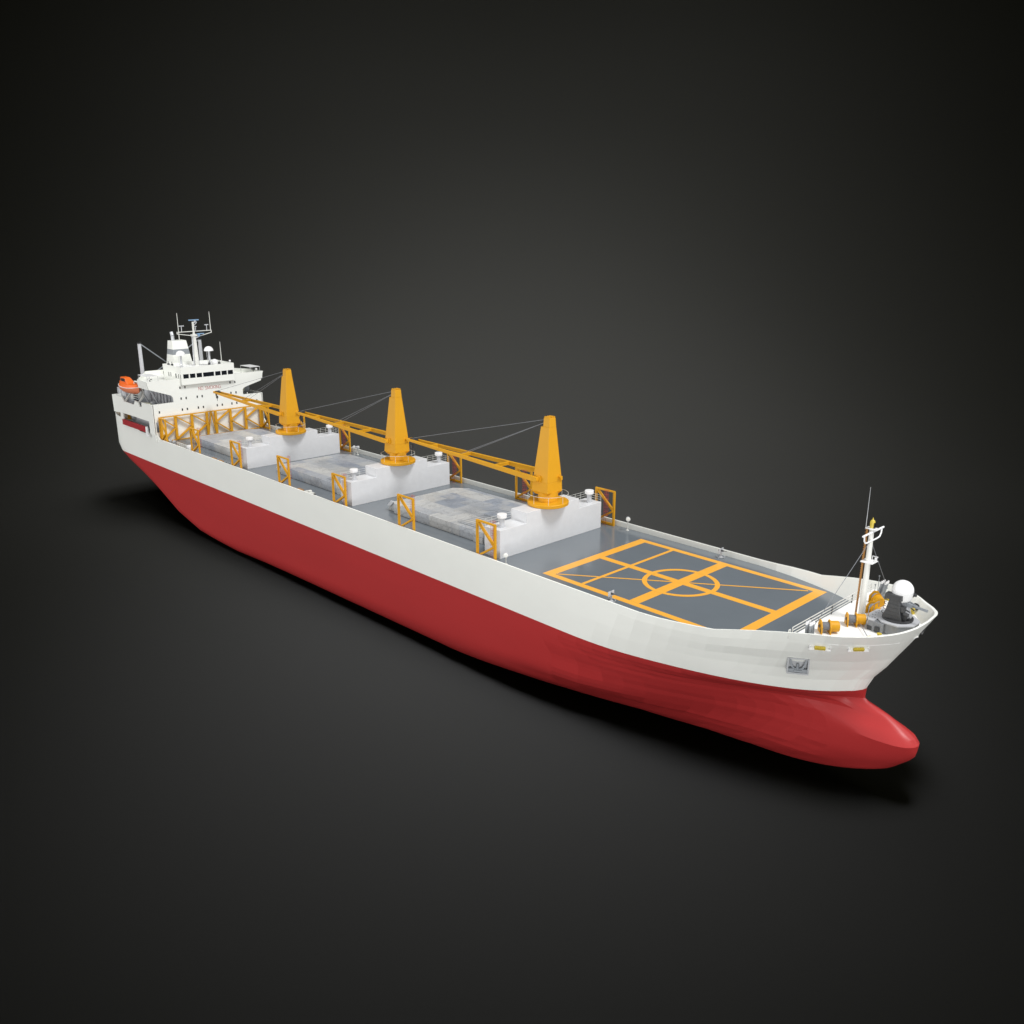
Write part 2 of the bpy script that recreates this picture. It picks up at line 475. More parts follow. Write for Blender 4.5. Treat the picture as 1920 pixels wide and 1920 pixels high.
def crane():
    c = empty('deck_crane', (17.6, .1, 8), ship)
    X, Y = 17.45, .15
    m = MB(); m.lathe((17.7, .1, 7.9), (0, 0, 1), [(0, 3.9), (.18, 4.25), (.75, 4.3), (.85, 4.22)], 48)
    part('platform', m, YEL, c, smooth=30)
    m = MB(); m.lathe((17.7, .1, 8.7), (0, 0, 1), [(0, 2.05), (2.2, 2.05)], 32)
    part('slewing_column', m, YEL, c, smooth=30)
    m = MB()
    def loop(x0, x1, hy, z): return [(x0, Y - hy, z), (x1, Y - hy, z), (x1, Y + hy, z), (x0, Y + hy, z)]
    b = loop(15.6, 18.9, 1.7, 10.1); l0 = loop(15.0, 19.55, 2.15, 10.75); l1 = loop(15.25, 19.5, 2.1, 12.9); l2 = loop(16.35, 18.75, .98, 24.1)
    m.frustum(b, l0); m.frustum(l0, l1); m.frustum(l1, l2)
    m.frustum(loop(16.95, 18.75, .97, 24.1), loop(17.0, 18.65, .85, 25.95))
    for yy in (-.8, -.1, .5):
        m.box(17.1, 18.6, Y + yy, Y + yy + .28, 25.95, 26.25)
    part('crane_tower', m, YEL, c, bevel=.06)
    # luffing jib : twin box beams tapering together to the tip
    m = MB()
    zr, zt = 13.55, 14.55; xr, xt = 17.3, -28.6
    for s in (-1, 1):
        ya, yb = .2 + s * 2.85, .2 + s * .66
        a0 = [(xr, ya - .28, zr - .35), (xr, ya + .28, zr - .35), (xr, ya + .28, zr + .35), (xr, ya - .28, zr + .35)]
        a1 = [(xr - 1.2, p[1], p[2]) for p in a0]
        a1 = [(xr - 1.2, ya - .28, zr - .55), (xr - 1.2, ya + .28, zr - .55), (xr - 1.2, ya + .28, zr + .5), (xr - 1.2, ya - .28, zr + .5)]
        a2 = [(xt, yb - .22, zt - .3), (xt, yb + .22, zt - .3), (xt, yb + .22, zt + .25), (xt, yb - .22, zt + .25)]
        m.frustum(a0, a1); m.frustum(a1, a2)
    for t in (.30, .56, .80):
        x = xr + (xt - xr) * t; yy = 2.85 + (.66 - 2.85) * t; z = zr + (zt - zr) * t
        m.box(x - .3, x + .3, .2 - yy, .2 + yy, z - .35, z + .3)
    m.box(xt - .25, xt + .25, -.62, 1.02, zt - .36, zt + .28)
    part('jib', m, YEL, c, bevel=.03)
    m = MB(); m.cyl((xt + 1.3, -.35, zt + .1), (xt + 1.3, .75, zt + .1), .5, n=16); m.box(xt + .5, xt + 2.4, -.35, .75, zt + .0, zt + .42)
    part('jib_sheave', m, DGREY, c)
    for s in (-1, 1):
        m = MB(); m.cyl((16.9, .2 + s * 2.0, 13.55), (16.9, .2 + s * 3.2, 13.55), .42, n=16)
        m.box(16.4, 17.5, *sorted((.2 + s * 2.05, .2 + s * 2.45)), 12.9, 14.2)
        part('hinge_pin', m, YEL, c)
    m = MB(); m.cyl((19.3, 1.3, 13.9), (20.1, 1.3, 13.9), .26, n=12); m.box(19.3, 19.8, 1.6, 2.1, 13.1, 13.9)
    part('tower_fitting', m, YEL, c)
    m = MB()
    T = Vector((17.05, .15, 25.5))
    m.cyl(T + Vector((0, -.15, 0)), (xt + 1.1, .2, zt + .45), .05, n=5)
    part('luffing_cable', m, ROPE, c)
    for s in (-1, 1):
        m = MB(); m.cyl(T + Vector((0, s * .12, -.5)), (xr + (xt - xr) * .56, .2 + s * 1.1, zr + .95), .05, n=5)
        part('hoist_cable', m, ROPE, c)
    m = MB(); m.cyl((xt + .6, .2, zt - .3), (xt + .6, .2, zt - 1.3), .05, n=6); m.box(xt + .35, xt + .85, -.05, .45, zt - 2.0, zt - 1.2)
    m.cyl((xt + .6, .2, zt - 2.0), (xt + .6, .2, zt - 2.9), .12, .05, n=8)
    part('hook', m, DGREY, c)
    pts = [(17.7 + 4.15 * math.cos(a), .1 + 4.15 * math.sin(a), 8.75) for a in np.linspace(0, 2 * math.pi, 33)[:-1]]
    m = MB()
    for a, b2 in zip(pts, pts[1:] + pts[:1]): m.bar((a[0], a[1], 10.35), (b2[0], b2[1], 10.35), .05)
    for k in range(0, 32, 4): m.bar(pts[k], (pts[k][0], pts[k][1], 10.35), .04)
    part('railing', m, RAIL, c)
    m = MB(); m.tube([(15.9, .6, 18.2), (15.3, .6, 18.2), (15.3, .6, 16.0), (15.7, .6, 16.0)], .06); m.tube([(15.9, -.1, 18.2), (15.3, -.1, 18.2), (15.3, -.1, 16.0)], .06)
    part('ladder_hoop', m, RAIL, c)
    return c
crane0 = crane()
crane0['label'] = 'yellow deck crane nearest the helicopter deck'

# ------------------------------------------------------------------ yellow lashing frames with ladders
def frame(x0, x1, y, z0=0, z1=7.9):
    m = MB(); w = .42
    m.box(x0, x0 + w, y - w / 2, y + w / 2, z0, z1); m.box(x1 - w, x1, y - w / 2, y + w / 2, z0, z1)
    m.box(x0 + w, x1 - w, y - w / 2, y + w / 2, z1 - .32, z1); m.box(x0 + w, x1 - w, y - w / 2, y + w / 2, z0 + .05, z0 + .5)
    zm_ = z0 + (z1 - z0) * .43
    m.bar((x0 + .3, y, z1 - .2), (x1 - .3, y, zm_), .36, .55, up=(0, 1, 0)); m.bar((x1 - .3, y, zm_), (x0 + .3, y, z0 + .4), .36, .75, up=(0, 1, 0))
    return m
def cage_ladder(x, y, z0, z1):
    m = MB()
    for s in (-.35, .35): m.bar((x + s, y, z0), (x + s, y, z1 + .6), .03)
    z = z0 + .3
    while z < z1: m.bar((x - .35, y, z), (x + .35, y, z), .03); z += .5
    for yy in (.45, .8):
        m.bar((x - .35, y + yy * .9, z0 + 2.3), (x - .35, y + yy * .9, z1 + .6), .03); m.bar((x + .35, y + yy * .9, z0 + 2.3), (x + .35, y + yy * .9, z1 + .6), .03)
    z = z0 + 2.3
    while z < z1 + .7:
        m.tube([(x - .35, y, z), (x - .42, y + .45, z), (x - .3, y + .75, z), (x + .3, y + .75, z), (x + .42, y + .45, z), (x + .35, y, z)], .02, 4); z += .95
    return m
FX = {'a': (-10.3, -4.7), 'b': (15.3, 20.85)}
frames0 = []
for key, (a, b) in FX.items():
    for s in (-1, 1):
        y = -17.45 if s < 0 else 17.8
        f = part('lashing_frame', frame(a, b, y), YEL, ship)
        lx = b - 1.5 if key == 'a' else b - 1.6
        part('ladder', cage_ladder(lx, y + (.45 if s < 0 else -1.4), 0, 7.7), REDL, f)
        frames0.append(f)

# ------------------------------------------------------------------ hatch covers (lift-off pontoons : things of their own)
def hatch(x0, x1, y0, y1, label):
    m = MB()
    zt = 2.5
    # side skirts step back under the lid
    pl = [(x0, y0 + .9), (x0 + 1.4, y0), (x1, y0), (x1, y1), (x0 + 3.0, y1), (x0, y1 - 2.6)]
    m.prism(pl, 'z', 1.35, zt)
    m.prism([(x0 - 1.0, y0 + 1.6), (x0 + 1.0, y0 + .2), (x1 - 2, y0 + .2), (x1 - 2, y1 - .4), (x0 + 3.2, y1 - .4), (x0 - 1.0, y1 - 3.2)], 'z', .02, 1.34)
    o = part('hatch_cover', m, HATCH, None, bevel=.04)
    m = MB(); m.prism([(x0 - 2.4, .02), (x0 + .1, .02), (x0 + .1, 2.2), (x0 - .6, 2.1), (x0 - 2.4, 1.3)], 'y', y0 + 1.1, y0 + 3.4)
    part('end_wedge', m, HATCH, o, bevel=.04)
    m = MB(); m.prism([(x0 - 1.0, 2.52), (x0 + .3, 2.52), (x0 - 1.2, 1.2), (x0 - 2.3, 1.2)], 'y', y0 + .7, y0 + 1.05)
    part('end_flap', m, LGREY, o, bevel=.02)
    m = MB(); m.prism([(x1, .02), (x1 + 2.6, .02), (x1 + 2.6, 1.7), (x1 + .9, 2.4), (x1, 2.4)], 'y', y0 + .25, y0 + 3.0)
    part('end_wedge', m, HATCH, o, bevel=.04)
    m = MB(); m.prism([(x1 - 2.8, .02), (x1 - .02, .02), (x1 - .02, 1.3), (x1 - 2.8, 1.3)], 'y', y0 - .1, y0 + .15)
    part('coaming_pad', m, HATCH, o)
    # cargo grid rails lying in the far fwd corner
    m = MB()
    for k in range(7): m.bar((x1 - 9 + k * 1.1, y0 + 1.0, zt + .06), (x1 - 9 + k * 1.1, y0 + 9.5, zt + .04), .05, .05)
    for k in range(2): m.bar((x1 - 9.3, y0 + 1.3 + k * 7.5, zt + .07), (x1 - 1.9, y0 + 1.3 + k * 7.5, zt + .07), .1, .07)
    part('lashing_rail', m, MGREY, o)
    top(o, label, 'hatch cover', 'weathered hatch covers between the crane houses')
    return o
hatch(-21.5, 10.2, -11.4, 9.9, 'weathered pale grey hatch cover nearest the helicopter deck, between the two front crane houses')
hatch(-72.9, -41.2, -11.4, 9.9, 'weathered grey hatch cover in the middle of the row, between second and third crane houses')
hatch(-124.3, -92.6, -11.4, 9.9, 'weathered grey hatch cover farthest aft, next to the yellow truss wall and accommodation block')

# ------------------------------------------------------------------ repeats along the deck
for n, lab in ((1, 'yellow deck crane in the middle of the ship'), (2, 'yellow deck crane nearest the accommodation block')):
    off = (PER * n + (.1 if n == 2 else 0), 0, 0)
    dup(house0, off, ship); dup(crane0, off, ship, lab)
for n in (1, 2):
    for f in frames0: dup(f, (PER * n, 0, 0), ship)
for i in (0, 1):
    pass
for s in (-1, 1):
    y = -17.45 if s < 0 else 17.8
    part('lashing_frame', frame(-136.0 + .6, -130.6, y), YEL, ship)

# truss wall in front of the house --------------------------------
m = MB(); xw = -135.1
Z0, Z1 = .15, 7.85
V = [-17.1, -12.35, -6.95, -1.9, 1.1, 6.3, 11.65, 17.1]
for y in V: m.box(xw - .25, xw + .25, y - .38, y + .38, Z0, Z1)
m.box(xw - .22, xw + .22, V[0], V[-1], Z1 - .2, Z1 + .12); m.box(xw - .18, xw + .18, V[0], V[-1], Z0 - .1, Z0 + .15)
zmid = 4.15
for i in (0, 1, 2):
    m.bar((xw, V[i], Z1 - .2), (xw, V[i + 1], zmid), .34, .82, up=(1, 0, 0)); m.bar((xw, V[i + 1], zmid), (xw, V[i], Z0 + .2), .34, .98, up=(1, 0, 0))
for i in (4, 5, 6):
    m.bar((xw, V[i + 1], Z1 - .2), (xw, V[i], zmid), .34, .82, up=(1, 0, 0)); m.bar((xw, V[i], zmid), (xw, V[i + 1], Z0 + .2), .34, .98, up=(1, 0, 0))
m.bar((xw, -.45, Z1 - .1), (xw, -1.75, Z0), .3, .4, up=(1, 0, 0)); m.bar((xw, -.35, Z1 - .1), (xw, 1.0, Z0), .3, .4, up=(1, 0, 0))
part('truss_wall', m, YEL, ship)

# deck bits along the starboard walkway ---------------------------
m = MB(); m.cyl((-50.2, -16.6, .45), (-46.0, -16.6, .45), .16, n=10); m.cyl((-50.2, -16.1, .45), (-46.6, -16.1, .45), .16, n=10)
m.box(-50.6, -47.6, -17.0, -15.8, .25, .5); m.lathe((-48.6, -16.3, .4), (0, 0, 1), [(0, .5), (.5, .5), (.6, .35)], 14)
part('vent_manifold', m, RAIL, ship, smooth=True)
m = MB(); m.cyl((-46.1, -16.6, .45), (-45.95, -16.6, .45), .3, n=12); part('valve', m, BLACK, ship)
for x in (-54.5, -102.5, -98.2):
    m = MB(); m.box(x, x + 2.4, -16.9, -15.9, .01, .35); part('deck_bracket', m, BROWN, ship)
for x in (-93.0, -90.8):
    m = MB(); m.lathe((x, -16.6, 0), (0, 0, 1), [(0, .14), (.6, .14), (.62, .3), (.85, .3)], 10); part('bollard', m, MGREY, ship)
part('railing', railing([(-125.5, -16.6, 0), (-114.6, -16.6, 0)], 1.5, 4, .05, 1.6), RAIL, ship)
m = MB(); m.box(-117.2, -115.6, -17.2, -16.0, 0, 1.8); part('deck_locker', m, RADOME, ship)
m = MB(); m.lathe((-127.5, -16.6, 0), (0, 0, 1), [(0, .5), (.3, .5), (.35, .2), (1.1, .2), (1.15, .45), (1.6, .45)], 12); part('capstan', m, STEEL, ship)
m = MB(); m.lathe((-129.5, -16.9, 0), (0, 0, 1), [(0, .5), (.3, .5), (.35, .2), (1.1, .2), (1.15, .45), (1.6, .45)], 12); part('capstan', m, STEEL, ship)

# floodlights
def floodlight(x, y, h, aim=(1, -1, -.15)):
    e = empty('floodlight', (x, y, 0), ship)
    m = MB(); m.cyl((x, y, 0), (x, y, h), .09, n=8); m.lathe((x, y, 0), (0, 0, 1), [(0, .35), (.1, .35)], 12); m.bar((x, y, h * .55), (x + .35, y, h * .95), .06)
    part('pole', m, RAIL, e)
    a = Vector(aim).normalized()
    m = MB(); p = Vector((x, y, h + .35)); m.lathe(p - a * .5, a, [(0, .2), (.35, .42), (.95, .5)], 16)
    part('lamp_housing', m, LGREY, e, smooth=True)
    m = MB(); m.lathe(p + a * .46, a, [(0, .46), (.06, .44), (.1, .3)], 16); part('lens', m, LAMP, e)
    return e
floodlight(22.3, -16.2, 1.7); floodlight(24.8, 17.6, 2.3, (1, -1, -.05))
floodlight(-78.6, 17.0, 1.9); floodlight(-77.4, 17.3, 1.9, (1, 1, -.1))

# small pedestal guns beside the helideck
def deck_gun(x, y):
    e = empty('deck_gun_mount', (x, y, 0), ship)
    m = MB()
    for a in np.linspace(0, 2 * math.pi, 17)[:-1]:
        b = a + math.pi / 8
        m.bar((x + .8 * math.cos(a), y + .8 * math.sin(a), .28), (x + .8 * math.cos(b), y + .8 * math.sin(b), .28), .08)
    for a in (0, 1.57, 3.14, 4.71): m.bar((x + .8 * math.cos(a), y + .8 * math.sin(a), 0), (x + .8 * math.cos(a), y + .8 * math.sin(a), .28), .07)
    m.lathe((x, y, 0), (0, 0, 1), [(0, .4), (.15, .4), (.3, .18), (1.1, .16)], 12)
    part('pedestal', m, STEEL, e)
    m = MB(); m.box(x - .1, x + .0, y - .75, y - .12, 1.0, 1.95); m.box(x - .1, x + .0, y + .12, y + .75, 1.0, 1.95)
    part('gun_shield', m, PORANGE if False else LGREY, e)
    m = MB(); m.bar((x - .6, y, 1.45), (x + .5, y, 1.5), .2, .26); m.cyl((x + .5, y, 1.5), (x + 1.3, y, 1.55), .05, n=8); m.box(x - .5, x - .1, y + .1, y + .35, 1.2, 1.5)
    part('gun_barrel', m, DGREY, e)
deck_gun(48.7, 17.1); deck_gun(48.4, -15.9)

# ------------------------------------------------------------------ superstructure
sup = empty('superstructure', (-150, 0, 0), ship)
XF = -136.0
m = MB()
YW = 18.75
# lower front wall with the side passage opening at starboard
m.box(XF - .4, XF, -16.75, YW, 0, 6.3); m.box(XF - .4, XF, -YW, -18.2, 0, 6.3); m.box(XF - .4, XF, -18.2, -16.75, 0, 3.0)
up = [(-YW, 6.3), (YW, 6.3), (YW, 11.8), (11.9, 11.95), (11.9, 13.6), (12.3, 14.1), (13.2, 14.5), (18.7, 16.0), (19.8, 19.1), (-19.8, 19.1), (-19.2, 16.6), (-13.6, 14.6), (-12.5, 14.2), (-11.95, 13.5), (-11.8, 12.0), (-YW, 11.9)]
m.prism(up, 'x', XF - .4, XF)
# side walls (above the mooring opening), starboard and port, aft part carries the column
for s in (-1, 1):
    w = [(-169.2, 5.8), (-163.6, 6.1), (-163.6, 2.5), (-161.3, 2.5), (-161.3, 6.25), (-139.7, 6.25), (-139.7, 2.4), (XF, 2.4), (XF, 11.85), (-144.2, 11.8), (-144.4, 10.2), (-146.2, 10.2), (-147.2, 11.4), (-149.6, 11.7), (-150.8, 10.25), (-159.2, 10.35), (-160.8, 11.7), (-169.4, 11.55)]
    m.prism(w, 'y', s * YW - .18, s * YW + .18)
m.box(-169.4, -169.0, -YW, YW, 5.9, 11.55)
shell = part('outer_wall', m, WHITE, sup)
# deck floors inside
m = MB(); m.box(-169.0, XF - .4, -YW + .2, YW - .2, 6.35, 6.9); m.box(-169.0, XF - .4, -YW + .2, YW - .2, 9.0, 9.3)
part('boat_deck', m, MGREY, sup)
m = MB(); m.box(-163.5, XF - .45, -15.3, 15.3, 1.85, 6.3); part('inner_wall', m, LGREY, sup)
m = MB(); m.box(-165.5, -137.5, -9.4, 9.4, 9.3, 17.5); 
for k in range(9): m.box(-160 + k * 2.6, -159.75 + k * 2.6, -9.75, -9.4, 9.3, 16.5)
part('deckhouse', m, LGREY, sup)
# curved bulkhead seen through the wing opening
m = MB(); pts = []
for k in range(9):
    a = math.pi / 2 * k / 8; pts.append((XF - .45 - 5.2 * (1 - math.cos(a)) - .0, -11.9 - 0 + 0 * a))
arc = [(XF - .45 - 3.2 * math.sin(a), -11.4 + 2.0 * (1 - math.cos(a)) ) for a in np.linspace(0, math.pi / 2, 7)]
m.prism(arc + [(XF - 3.7, -8.9), (XF - .45, -8.9)], 'z', 9.3, 16.6)
part('curved_bulkhead', m, MGREY, sup, smooth=30); m = MB()
arc2 = [(x, -y) for x, y in arc]; m.prism(arc2 + [(XF - 3.7, 8.9), (XF - .45, 8.9)], 'z', 9.3, 16.6)
part('curved_bulkhead', m, MGREY, sup, smooth=30)
for x in (-143.5, -152.0):
    for s in (-1, 1):
        m = MB(); m.bar((x, s * 16.8, 17.4), (x - 2.0, s * 12.6, 9.4), .5, .3); part('wing_brace', m, LGREY, sup)
m = MB()
for k in range(7): m.box(-150 + k * .55, -149.6 + k * .55, -12.4, -11.2, 9.35 + k * .42, 9.43 + k * .42)
m.bar((-150.2, -12.4, 9.9), (-146.2, -12.4, 13.0), .07); m.bar((-150.2, -11.2, 9.9), (-146.2, -11.2, 13.0), .07)
part('stair', m, STEEL, sup)
m = MB(); m.lathe((-146.5, -14.2, 9.3), (0, 0, 1), [(0, 1.3), (.6, 1.3), (.7, 1.1), (2.0, .9)], 20); part('deck_winch', m, LGREY, sup, smooth=30)
m = MB(); m.box(-165.5, -161.5, -17.2, -15.6, 9.3, 13.6); m.box(-166.5, -165.2, -18.0, -16.6, 12.2, 14.2); part('davit_winch', m, STEEL, sup)
m = MB()
for k in range(5): m.box(-160.5, -157.2, -15.2 , -14.8, 9.5 + k * .75, 9.75 + k * .75)
part('louvre', m, BLACK, sup)
# bridge deck with wings
pl = [(XF - .42, -19.6), (-144, -19.4), (-160.3, -10.6), (-160.3, 10.6), (-144, 19.4), (XF - .42, 19.6)]
m = MB(); m.prism(pl, 'z', 17.5, 17.8)
def wallseg(p, q, z0, z1, t=.16):
    p = Vector((*p, 0)); q = Vector((*q, 0)); d = (q - p).normalized(); n = Vector((-d.y, d.x, 0)) * t / 2
    lo = [p + n, q + n, q - n, p - n]
    m.frustum([(v.x, v.y, z0) for v in lo], [(v.x, v.y, z1) for v in lo])
for i, (a, b) in enumerate(zip(pl[:-1], pl[1:])):
    if i != 2: wallseg(a, b, 17.5, 19.1)
wallseg((-160.3, -10.5), (-160.3, 10.5), 17.5, 19.4)
for s in (-1, 1): m.prism([(XF - .42, s * 19.6), (-144, s * 19.4), (-146, s * 12), (XF - .42, s * 12)], 'z', 16.6, 17.5)
part('bridge_wing_deck', m, WHITE, sup)
for s in (-1, 1):
    m = MB(); m.box(-143.8, -136.8, *sorted((s * 15.6, s * 19.2)), 20.55, 20.65)
    aw = part('wing_awning', m, RADOME, sup)
    for x in (-143.7, -136.9):
        for y in (15.7, 19.1):
            m = MB(); m.bar((x, s * y, 17.9), (x, s * y, 20.54), .09); part('awning_post', m, STEEL, aw)
    m = MB(); m.cyl((-138.6, s * 17.6, 17.8), (-138.6, s * 17.6, 19.5), .12, n=10); m.box(-138.9, -138.3, s * 17.6 - .6, s * 17.6 + .6, 19.4, 19.6)
    part('compass_stand', m, DGREY, sup)
    m = MB(); m.sphere((-137.6, s * 18.2, 19.75), .38); m.cyl((-137.6, s * 18.2, 17.8), (-137.6, s * 18.2, 19.5), .06, n=8); part('searchlight', m, RADOME, sup, smooth=True)
# wheelhouse
WX = -135.0; m = MB()
ya = 9.0
m.box(-148.6, WX, -ya, ya, 17.2, 19.18)          # lower band
m.box(-148.6, WX, -ya, ya, 20.56, 21.9)          # upper band
wins = [(-8.33, -6.51), (-6.13, -4.35), (-3.93, -2.12), (-1.76, 1.94), (2.33, 4.18), (4.52, 6.36), (6.69, 8.5)]
ed = [-ya] + [v for w in wins for v in w] + [ya]
for i in range(0, len(ed), 2): m.box(WX - .3, WX, ed[i], ed[i + 1], 19.18, 20.56)
side = [(-144.8, -144.1), (-143.2, -142.6), (-139.5, -138.5), (-137.4, -136.8), (-135.9, -135.35)]
ex = [-148.6] + [v for w in side for v in w] + [WX - .3]
for s in (-1, 1):
    for i in range(0, len(ex), 2): m.box(ex[i], ex[i + 1], *sorted((s * ya, s * (ya - .3))), 19.18, 20.56)
m.box(-148.6, -148.3, -ya, ya, 19.18, 20.56)
for (a, b, c, d) in ((-148.6, WX, -ya, -ya + .2), (-148.6, WX, ya - .2, ya), (WX - .2, WX, -ya + .2, ya - .2), (-148.6, -148.4, -ya + .2, ya - .2)):
    m.box(a, b, c, d, 21.9, 22.8)
wh = part('wheelhouse', m, WHITE, sup)
for a, b in wins:
    g = MB().box(WX - .22, WX - .12, a - .02, b + .02, 19.15, 20.6); part('bridge_window', g, GLASS, sup)
for a, b in side:
    for s in (-1, 1):
        g = MB().box(a - .02, b + .02, *sorted((s * (ya - .22), s * (ya - .12))), 19.15, 20.6); part('bridge_window', g, GLASS, sup)
m = MB().box(-148.2, WX - .35, -ya + .35, ya - .35, 19.0, 19.17); part('bridge_floor', m, MGREY, sup)
for y in (1.2, 3.6, 5.6, 7.6):
    m = MB().box(WX - 1.1, WX - .5, y, y + .35, 19.18, 20.2); part('bridge_console', m, STEEL, sup)
# small portholes on the front
def port(y, z):
    g = MB().box(XF - .02, XF + .06, y - .2, y + .2, z - .36, z + .36)
    part('porthole', g, BLACK, sup)
for z, ys in ((16.38, (-9.4, -7.75, 7.6, 9.3)), (12.92, (-9.38, -7.72, -4.04, -2.38, 2.4, 4.1, 7.6, 9.4)), (9.38, (-16.8, -9.35, -7.7, -4.02, -2.32, 2.45, 4.2, 7.6, 9.35, 16.66))):
    for y in ys: port(y, z)
# lettering, stroke built
def lettering():
    m = MB(); G = {
     'N': [((0, 0), (0, 1)), ((0, 1), (.62, 0)), ((.62, 0), (.62, 1))],
     'O': [((.15, 0), (.5, 0)), ((.5, 0), (.65, .2)), ((.65, .2), (.65, .8)), ((.65, .8), (.5, 1)), ((.5, 1), (.15, 1)), ((.15, 1), (0, .8)), ((0, .8), (0, .2)), ((0, .2), (.15, 0))],
     'S': [((.6, .85), (.45, 1)), ((.45, 1), (.15, 1)), ((.15, 1), (.02, .85)), ((.02, .85), (.02, .65)), ((.02, .65), (.58, .38)), ((.58, .38), (.6, .15)), ((.6, .15), (.45, 0)), ((.45, 0), (.15, 0)), ((.15, 0), (0, .15))],
     'M': [((0, 0), (0, 1)), ((0, 1), (.38, .1)), ((.38, .1), (.76, 1)), ((.76, 1), (.76, 0))],
     'K': [((0, 0), (0, 1)), ((.6, 1), (0, .4)), ((.2, .58), (.62, 0))],
     'I': [((0, 0), (0, 1))],
     'G': [((.62, .8), (.48, 1)), ((.48, 1), (.15, 1)), ((.15, 1), (0, .8)), ((0, .8), (0, .2)), ((0, .2), (.15, 0)), ((.15, 0), (.5, 0)), ((.5, 0), (.63, .12)), ((.63, .12), (.63, .46)), ((.63, .46), (.35, .46))]}
    W = {'N': .62, 'O': .65, 'S': .6, 'M': .76, 'K': .62, 'I': 0, 'G': .65, ' ': .2}
    txt = 'NO SMOKING'; tot = sum(W[c] for c in txt) + .27 * (len(txt) - 1)
    y0, y1 = -3.3, 4.2; sc = (y1 - y0) / tot; H = 1.0; u = 0
    for c in txt:
        for (a, b), (c2, d) in G.get(c, []):
            p = (XF + .03, y0 + (u + a) * sc, 14.98 + b * H); q = (XF + .03, y0 + (u + c2) * sc, 14.98 + d * H)
            m.bar(p, q, .05, .125, up=(1, 0, 0), ext=.05) if False else m.bar(p, q, .085, .05, up=(1, 0, 0), ext=.035)
        u += W[c] + .27
    return m
part('no_smoking_sign', lettering(), LETTER, sup)
# roof gear --------------------------------------------------------
m = MB()
def floop(x0, x1, hy, z): return [(x0, -hy, z), (x1, -hy, z), (x1, hy, z), (x0, hy, z)]
def fz(t): # t 0 bottom(17.8) .. 1 top (29.1)
    return floop(-159.6 + 1.2 * t, -152.6 - 2.2 * t, 3.7 - 1.3 * t, 17.8 + 11.4 * t)
for mi, (a, b) in enumerate(((0, .605), (.605, .76), (.76, 1.0))):
    m.mi = 1 if mi == 1 else 0
    m.frustum(fz(a), fz(b))
fun = part('funnel', m, [WHITE, MGREY], sup)
m = MB(); m.tube([(-156.7, -1.3, 28.5), (-156.7, -1.3, 30.8), (-157.3, -1.3, 31.9)], .55, 14); part('exhaust_pipe', m, STEEL, fun, smooth=30)
for s in (-1, 1):
    m = MB(); m.cyl((-162.3, s * 10.5, 17.8), (-162.3, s * 10.5, 28.4), .65, .58, n=16)
    kp = part('kingpost', m, LGREY, sup, smooth=30)
    m = MB(); m.box(-162.9, -161.7, s * 10.5 - .6, s * 10.5 + .6, 28.4, 29.0); part('kingpost_head', m, BLACK, kp)
m = MB(); m.bar((-162.0, -10.3, 28.3), (-162.0, 1.8, 18.4), .3); part('stores_derrick', m, MGREY, sup)
m = MB(); m.bar((-162.7, 10.3, 28.3), (-162.7, -6.5, 18.2), .3); part('stores_derrick', m, MGREY, sup)
# radar mast
rm = empty('radar_mast', (-143.6, .2, 21.9), sup)
MX, MY = -143.6, .35
m = MB(); m.box(MX - .55, MX - .45 + .9, MY - .55, MY + .55, 21.9, 26.5); m.frustum([(MX - .5, MY - .5, 26.5), (MX + .5, MY - .5, 26.5), (MX + .5, MY + .5, 26.5), (MX - .5, MY + .5, 26.5)], [(MX - .35, MY - .35, 32.2), (MX + .35, MY - .35, 32.2), (MX + .35, MY + .35, 32.2), (MX - .35, MY + .35, 32.2)])
m.box(MX - .25, MX + .25, MY - .25, MY + .25, 32.2, 36.0)
m.box(MX - .6, MX + .6, MY - .9, MY + .9, 31.4, 32.0)
part('mast_column', m, RAIL, rm)
for dy in (-.85, .95):
    m = MB(); m.cyl((MX - .3, MY + dy, 21.9), (MX - .3, MY + dy * .6, 31.5), .16, .12, n=8); part('mast_stay_leg', m, STEEL, rm)
m = MB(); z = 22.5
for k in range(26): m.bar((MX - .7, MY - .55, 22.2 + k * .35), (MX - .7, MY - .05, 22.2 + k * .35), .05)
m.bar((MX - .7, MY - .55, 21.9), (MX - .7, MY - .55, 31.3), .06)
part('ladder', m, STEEL, rm)
m = MB(); yl, yr = -5.15, 6.35
m.bar((MX, yl, 32.95), (MX, yr, 33.0), .22); m.bar((MX, yl, 32.4), (MX, MY, 31.5), .2); m.bar((MX, yr, 32.3), (MX, MY, 30.9), .2)
m.bar((MX, yl, 32.3), (MX, yl, 33.1), .22); m.bar((MX, yr, 32.2), (MX, yr, 33.1), .22)
part('yard', m, RAIL, rm)
for y0, z0, y1, z1 in ((-4.65, 30.3, -5.0, 39.0), (6.2, 33.0, 6.05, 39.0)):
    m = MB(); m.cyl((MX, y0, z0), (MX, y0, z1), .13, .07, n=8); part('whip_antenna', m, RAIL, rm)
for y, w in ((-3.6, .85), (4.9, .65)):
    m = MB(); m.cyl((MX, y, 33.0), (MX, y, 34.7), .1, n=8); m.box(MX - .12, MX + .12, y - w, y + w, 34.7, 35.0); part('yard_light', m, STEEL, rm)
m = MB(); m.box(MX + .1, MX + .4, -1.1, 2.3, 36.4, 36.75); part('radar_scanner', m, BLUE, rm)
m = MB(); m.cyl((MX + .25, .9, 35.6), (MX + .25, .9, 36.4), .25, n=10); m.bar((MX, .4, 34.7), (MX + .25, 1.5, 35.7), .22); m.bar((MX + .25, 1.5, 35.7), (MX + .25, 1.1, 36.4), .2); part('radar_bracket', m, STEEL, rm)
